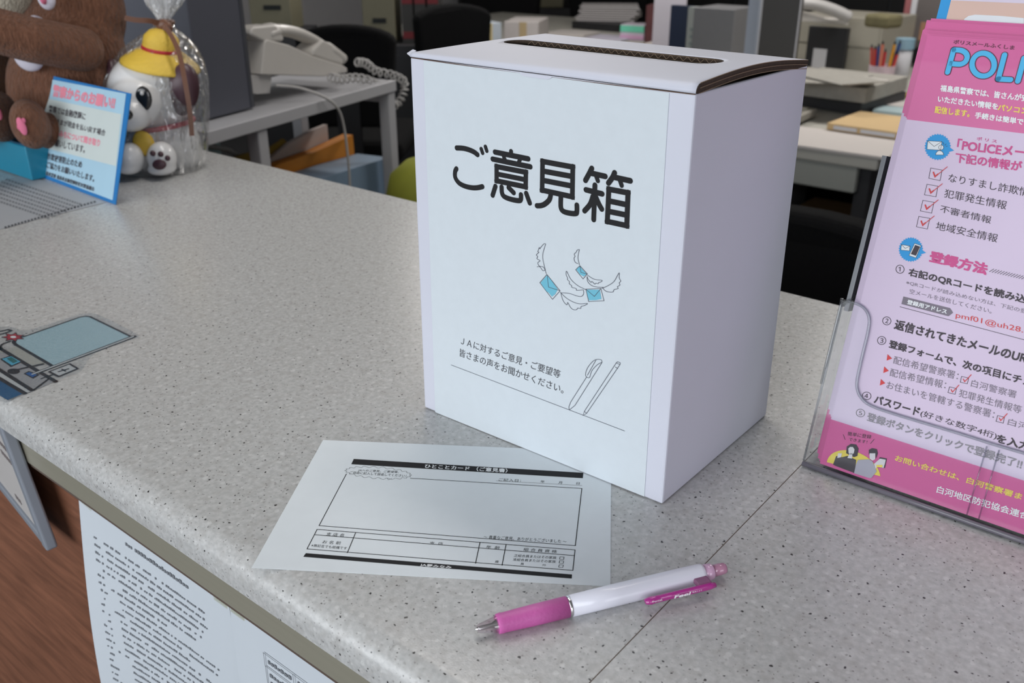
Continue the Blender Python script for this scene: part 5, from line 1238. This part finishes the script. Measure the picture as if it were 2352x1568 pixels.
# beige drawer unit with black speaker, phone and clutter at the back of the near desk
t_, a, b, u, v, h_ = item('drawer_cabinet', 'beige desktop drawer cabinet behind the black desk calendar', 'cabinet', 1812, 2010, 158, .34, BEI, pytop=32, dy=22, front=[('drawer_front', .03, .97, .05, .46, BEI), ('drawer_front', .03, .97, .52, .95, BEI)])
item('desk_calendar', 'black panel with a white label in front of the beige drawer cabinet', 'calendar', 1845, 1932, 168, .03, BP, pytop=60, dy=9, front=[('white_label', .20, .55, .05, .55, WPL)])
TZ2 = DZ + h_ + .001
base = G(1850, 48, TZ2); 
t = thing('telephone', 'white telephone handset lying on the beige drawer cabinet', 'telephone', base)
p0 = hit(1838, 8, base, FW); p1 = hit(1950, 40, base, FW)
bm = BM(); add_tube(bm, smoothpts([p0, p0.lerp(p1, .3) + Z * .012, p0.lerp(p1, .7) + Z * .01, p1], 5), .024, 12, flat=(FW, 1.2)); obj('handset', bm, mat('white_handset_plastic', srgb(176, 174, 172), .4), t, smooth=True)
bm = BM(); add_prism(bm, [p0 - Z * .03, p1 - Z * .03, V((p1.x, p1.y, TZ2)), V((p0.x, p0.y, TZ2))], FW * .14); obj('phone_base', bm, CREAM, t)
# vertical divider posts and monitor
t_, a, b, u, v, h_ = item('monitor', 'black computer monitor standing behind the right end of the white box', 'monitor', 1728, 1815, 215, .03, mat('charcoal_monitor_shell', srgb(58, 56, 54), .5), pytop=-60, dy=8, front=[('bezel', 0, .03, 0, 1, WPL), ('bezel', .97, 1, 0, 1, WPL)])
item('partition_post', 'pale grey upright partition post beside the black monitor', 'post', 1700, 1724, 205, .04, mat('pale_steel_post', srgb(150, 158, 172), .4), pytop=-80, dy=2)
t_, a, b, u, v, h_ = item('binder_box', 'grey computer case with navy front and pale control strip', 'computer', 1582, 1672, 182, .20, mat('mid_grey_case', srgb(112, 112, 114), .5, noise=.05), pytop=17, dy=10)
boxo('navy_front', a - u * .0 - v * .0 + (-u) * .075 + Z * h_ / 2 + v * .05, (.11, .03, h_), mat('navy_plastic', srgb(34, 44, 66), .5), t_, (u, v, Z)); boxo('control_strip', a - u * .005 + Z * h_ / 2 + v * .03, (.05, .05, h_), mat('pale_control_strip', srgb(150, 154, 150), .5), t_, (u, v, Z))
for i in range(5): boxo('button', a - u * .005 + v * .004 + Z * h_ * (.3 + .1 * i), (.016, .006, .012), mat('grey_button', srgb(120, 130, 128), .5), t_, (u, v, Z))
# hanging white paper and dark red cloth
t_, a, b, u, v, h_ = item('paper_sheet', 'white sheet with rounded corner hanging beside the navy computer front', 'papers', 1494, 1566, 150, .012, mat('white_sheet_far', srgb(206, 200, 208), .8), pytop=-30, dy=4)
item('seat_cover', 'dark red and black patterned cloth behind the hanging white sheet', 'cloth', 1480, 1560, 100, .12, mat('dark_red_pattern', srgb(78, 42, 44), .9, noise=.5, nscale=14), pytop=12, dy=4)
# cartons on the far desk
t_, a, b, u, v, h_ = item('carton', 'pale blue and white banded carton on the far staff desk', 'box', 1080, 1152, 112, .34, mat('pale_blue_carton', srgb(190, 200, 210), .6, noise=.05), pytop=57, dy=-6, front=[('yellow_band', .48, .70, 0, 1, mat('yellow_band', srgb(206, 190, 140), .6))])
t_, a, b, u, v, h_ = item('carton', 'white and brown banded carton right of the pale blue one', 'box', 1158, 1236, 100, .30, mat('white_carton', srgb(186, 180, 178), .6, noise=.06), pytop=50, dy=2, front=[('brown_band', .45, .66, 0, 1, mat('brown_band', srgb(176, 156, 120), .6))])
rnd = random.Random(3)
for i in range(7):
    a = G(1290 + rnd.uniform(-6, 10), 66, DZ); 
    c = G(1395 + rnd.uniform(-8, 8), 62 - i * .6, DZ) + Z * (.05 + i * .012); yaw = rnd.uniform(-.25, .25) + .5; ax_ = (V((math.cos(yaw), math.sin(yaw), 0)), V((-math.sin(yaw), math.cos(yaw), 0)), Z)
    bm = BM(); add_box(bm, c, (.36, .26, .008), ax_); tag(obj('paper_bundle', bm, mat('fanned_paper', srgb(172, 168, 168), .8)), 'bundle of white papers in the loose fan on the far desk, %s from below' % ['first', 'second', 'third', 'fourth', 'fifth', 'sixth', 'seventh'][i], 'papers', 'fanned papers on the far desk')
c = G(1390, 66, DZ) + Z * .022
bm = BM(); add_box(bm, c, (.34, .24, .042)); tag(obj('document_tray', bm, BP), 'black tray beneath the fanned white papers', 'tray')
item('tissue_box', 'green, white and pink box right of the fanned papers', 'box', 1424, 1478, 92, .12, mat('pale_box_card', srgb(186, 178, 190), .6), pytop=56, dy=3, front=[('green_stripe', 0, 1, .55, .95, mat('mint_green_print', srgb(100, 190, 160), .6)), ('pink_stripe', 0, 1, .10, .35, mat('mauve_print', srgb(190, 150, 180), .6))])
for i, (x0_, x1_, y_, m_, lb) in enumerate(((1250, 1340, 80, PAPM, 'left of the fanned papers'), (1338, 1425, 92, mat('lilac_form', srgb(180, 176, 190), .8), 'in front of the fanned papers'), (1480, 1560, 104, PAPM, 'in front of the dark red cloth'))):
    item('paper_stack', 'flat papers on the far staff desk ' + lb, 'papers', x0_, x1_, y_, .22, m_, h=.012, dy=6)
item('low_box', 'dark grey rounded box at the left end of the far desk', 'box', 976, 1080, 103, .2, mat('dark_slate_box', srgb(56, 58, 64), .5), pytop=84, dy=-4, bev=.01)
# ------------------------------------------------------------------ far file shelves
SHZ = -.62
FCOL = mat('olive_beige_file_box', srgb(112, 108, 88), .7, noise=.03); SLOT = mat('file_box_finger_hole', (.006, .008, .008), .8)
def fbox(px0, px1, py, pytop, D, label, slot):
    c = at((px0 + px1) / 2, py, D); w_ = (px1 - px0) * D / FPX; ztop = hit((px0 + px1) / 2, pytop, c, FW).z; h = ztop - c.z
    t = thing('file_box', label, 'file box', c)
    boxo('case', c + Z * h / 2, (w_, .26, h), FCOL, t, AX, bev=.003)
    q = hit(*slot, c, FW); boxo('finger_hole', V((q.x, q.y, q.z)) - FW * .131, (w_ * .42, .006, .022), SLOT, t, AX); return t, c
t1, c1_ = fbox(598, 682, 66, -90, 4.9, 'olive-beige file box left of the chair behind the telephone', (640, 12))
t2, c2_ = fbox(848, 915, 92, -80, 4.6, 'olive-beige file box right of the chair behind the telephone', (880, 41))
t3, c3_ = fbox(1242, 1290, 14, -60, 8.3, 'olive-beige file box farthest away, above the white box lid', (1266, -20))
for nm, cc, w_ in (('left one', c1_, .3), ('right one', c2_, .5), ('far one', c3_, .4)):
    h = cc.z - FZ - .002
    boxx = thing('side_cabinet', 'dark side cabinet carrying the file box, the ' + nm, 'cabinet', V((cc.x, cc.y, FZ)), 'dark side cabinets'); 
    boxo('carcass', V((cc.x, cc.y, FZ)) + Z * h / 2, (w_, .40, h), cabD, boxx, AX); boxo('door', V((cc.x, cc.y, FZ)) + Z * h / 2 - FW * .203, (w_ * .95, .006, h * .9), cabD, boxx, AX)
# red-banded binders right of the second file box
for i in range(3):
    cc = c2_ + RT * (.13 + .058 * i); bm = BM(); t = thing('binder', 'dark binder with red bands right of the file box, ' + ['nearest to it', 'second from it', 'third from it'][i], 'binder', cc, 'red-banded binders')
    boxo('cover', cc + Z * .15, (.05, .24, .30), mat('dark_binder', srgb(50, 48, 46), .6), t, AX)
    for z_ in (.035, .185): boxo('red_band', cc + Z * z_ - FW * .121, (.048, .004, .030), mat('dark_red_band', srgb(110, 22, 30), .6), t, AX)
# tall dark cabinets on the back wall
for i in range(6):
    x = -6.2 + i * 1.3; t = thing('tall_cabinet', 'tall black steel cabinet against the back wall, ' + ['at its left end', 'second from left', 'third from left', 'fourth from left', 'second from right', 'at its right end'][i], 'cabinet', (x, 7.7, FZ), 'tall black cabinets')
    boxo('carcass', (x, 7.72, FZ + .95), (1.2, .5, 1.9), cabD, t)
    for s_ in (-1, 1):
        d_ = boxo('door', (x + .3 * s_, 7.462, FZ + .95), (.58, .012, 1.84), mat('black_cabinet_door', (.007, .006, .006), .55), t); boxo('door_handle', (x + .05 * s_, 7.448, FZ + .95), (.02, .014, .14), GD, d_)
# near the right: shelf with red strip and clutter beyond the pen cup
t_, a, b, u, v, h_ = item('bookshelf', 'grey desktop shelf with a red strip beyond the white bottle', 'shelf', 2056, 2180, 150, .30, mat('grey_shelf', srgb(96, 90, 88), .6, noise=.3, nscale=6), pytop=-60, dy=14, front=[('red_strip', 0, .11, 0, 1, mat('muted_red_strip', srgb(150, 90, 92), .6)), ('white_strip', .12, .22, 0, 1, WPL), ('brown_file', .35, .8, .3, .5, mat('brown_file', srgb(150, 112, 86), .7)), ('black_file', .3, .9, .05, .22, BP)])
item('cloth_bundle', 'olive cloth bundle on the drawer cabinet top, right of the handset', 'cloth', 1980, 2036, 62, .10, mat('olive_cloth', srgb(104, 98, 70), .9, noise=.4, nscale=20), h=.05, z=TZ2 + .0, dy=6, bev=.02)
# floor-level clutter under the near desk
t_, a, b, u, v, h_ = item('paper_bag', 'kraft paper bag standing under the near staff desk', 'bag', 1930, 2010, 600, .2, mat('brown_kraft', srgb(110, 82, 48), .8), h=.22, z=FZ, dy=20) if False else (None,) * 6
cb = V((-1.0, 2.70, FZ))
tag(boxo('storage_carton', cb + V((.16, .1, .22)), (.30, .26, .44), mat('dark_kraft_board', srgb(120, 92, 56), .8)), 'kraft carton standing under the near staff desk', 'box')  # one even dark kraft brown
tag(boxo('storage_carton', cb + V((-.22, .12, .24)), (.36, .3, .48), mat('grey_carton', srgb(110, 108, 108), .8)), 'grey carton under the near staff desk, left of the kraft one', 'box')
# ceiling lamps
for i, (lx, ly) in enumerate(((-.6, .75), (-2.6, 3.2), (-.4, 3.4))):
    t = thing('ceiling_lamp', 'long white ceiling lamp ' + ['above the counter', 'above the far desk', 'above the near desk'][i], 'lamp', (lx, ly, CZ - .07), 'ceiling lamps')
    boxo('housing', (lx, ly, CZ - .034), (1.24, .30, .064), WPL, t); boxo('diffuser', (lx, ly, CZ - .072), (1.2, .26, .008), mat('lamp_diffuser', (.8, .8, .78), .5, emit=(1, .95, .88, 1.0)), t)
merge_prints()
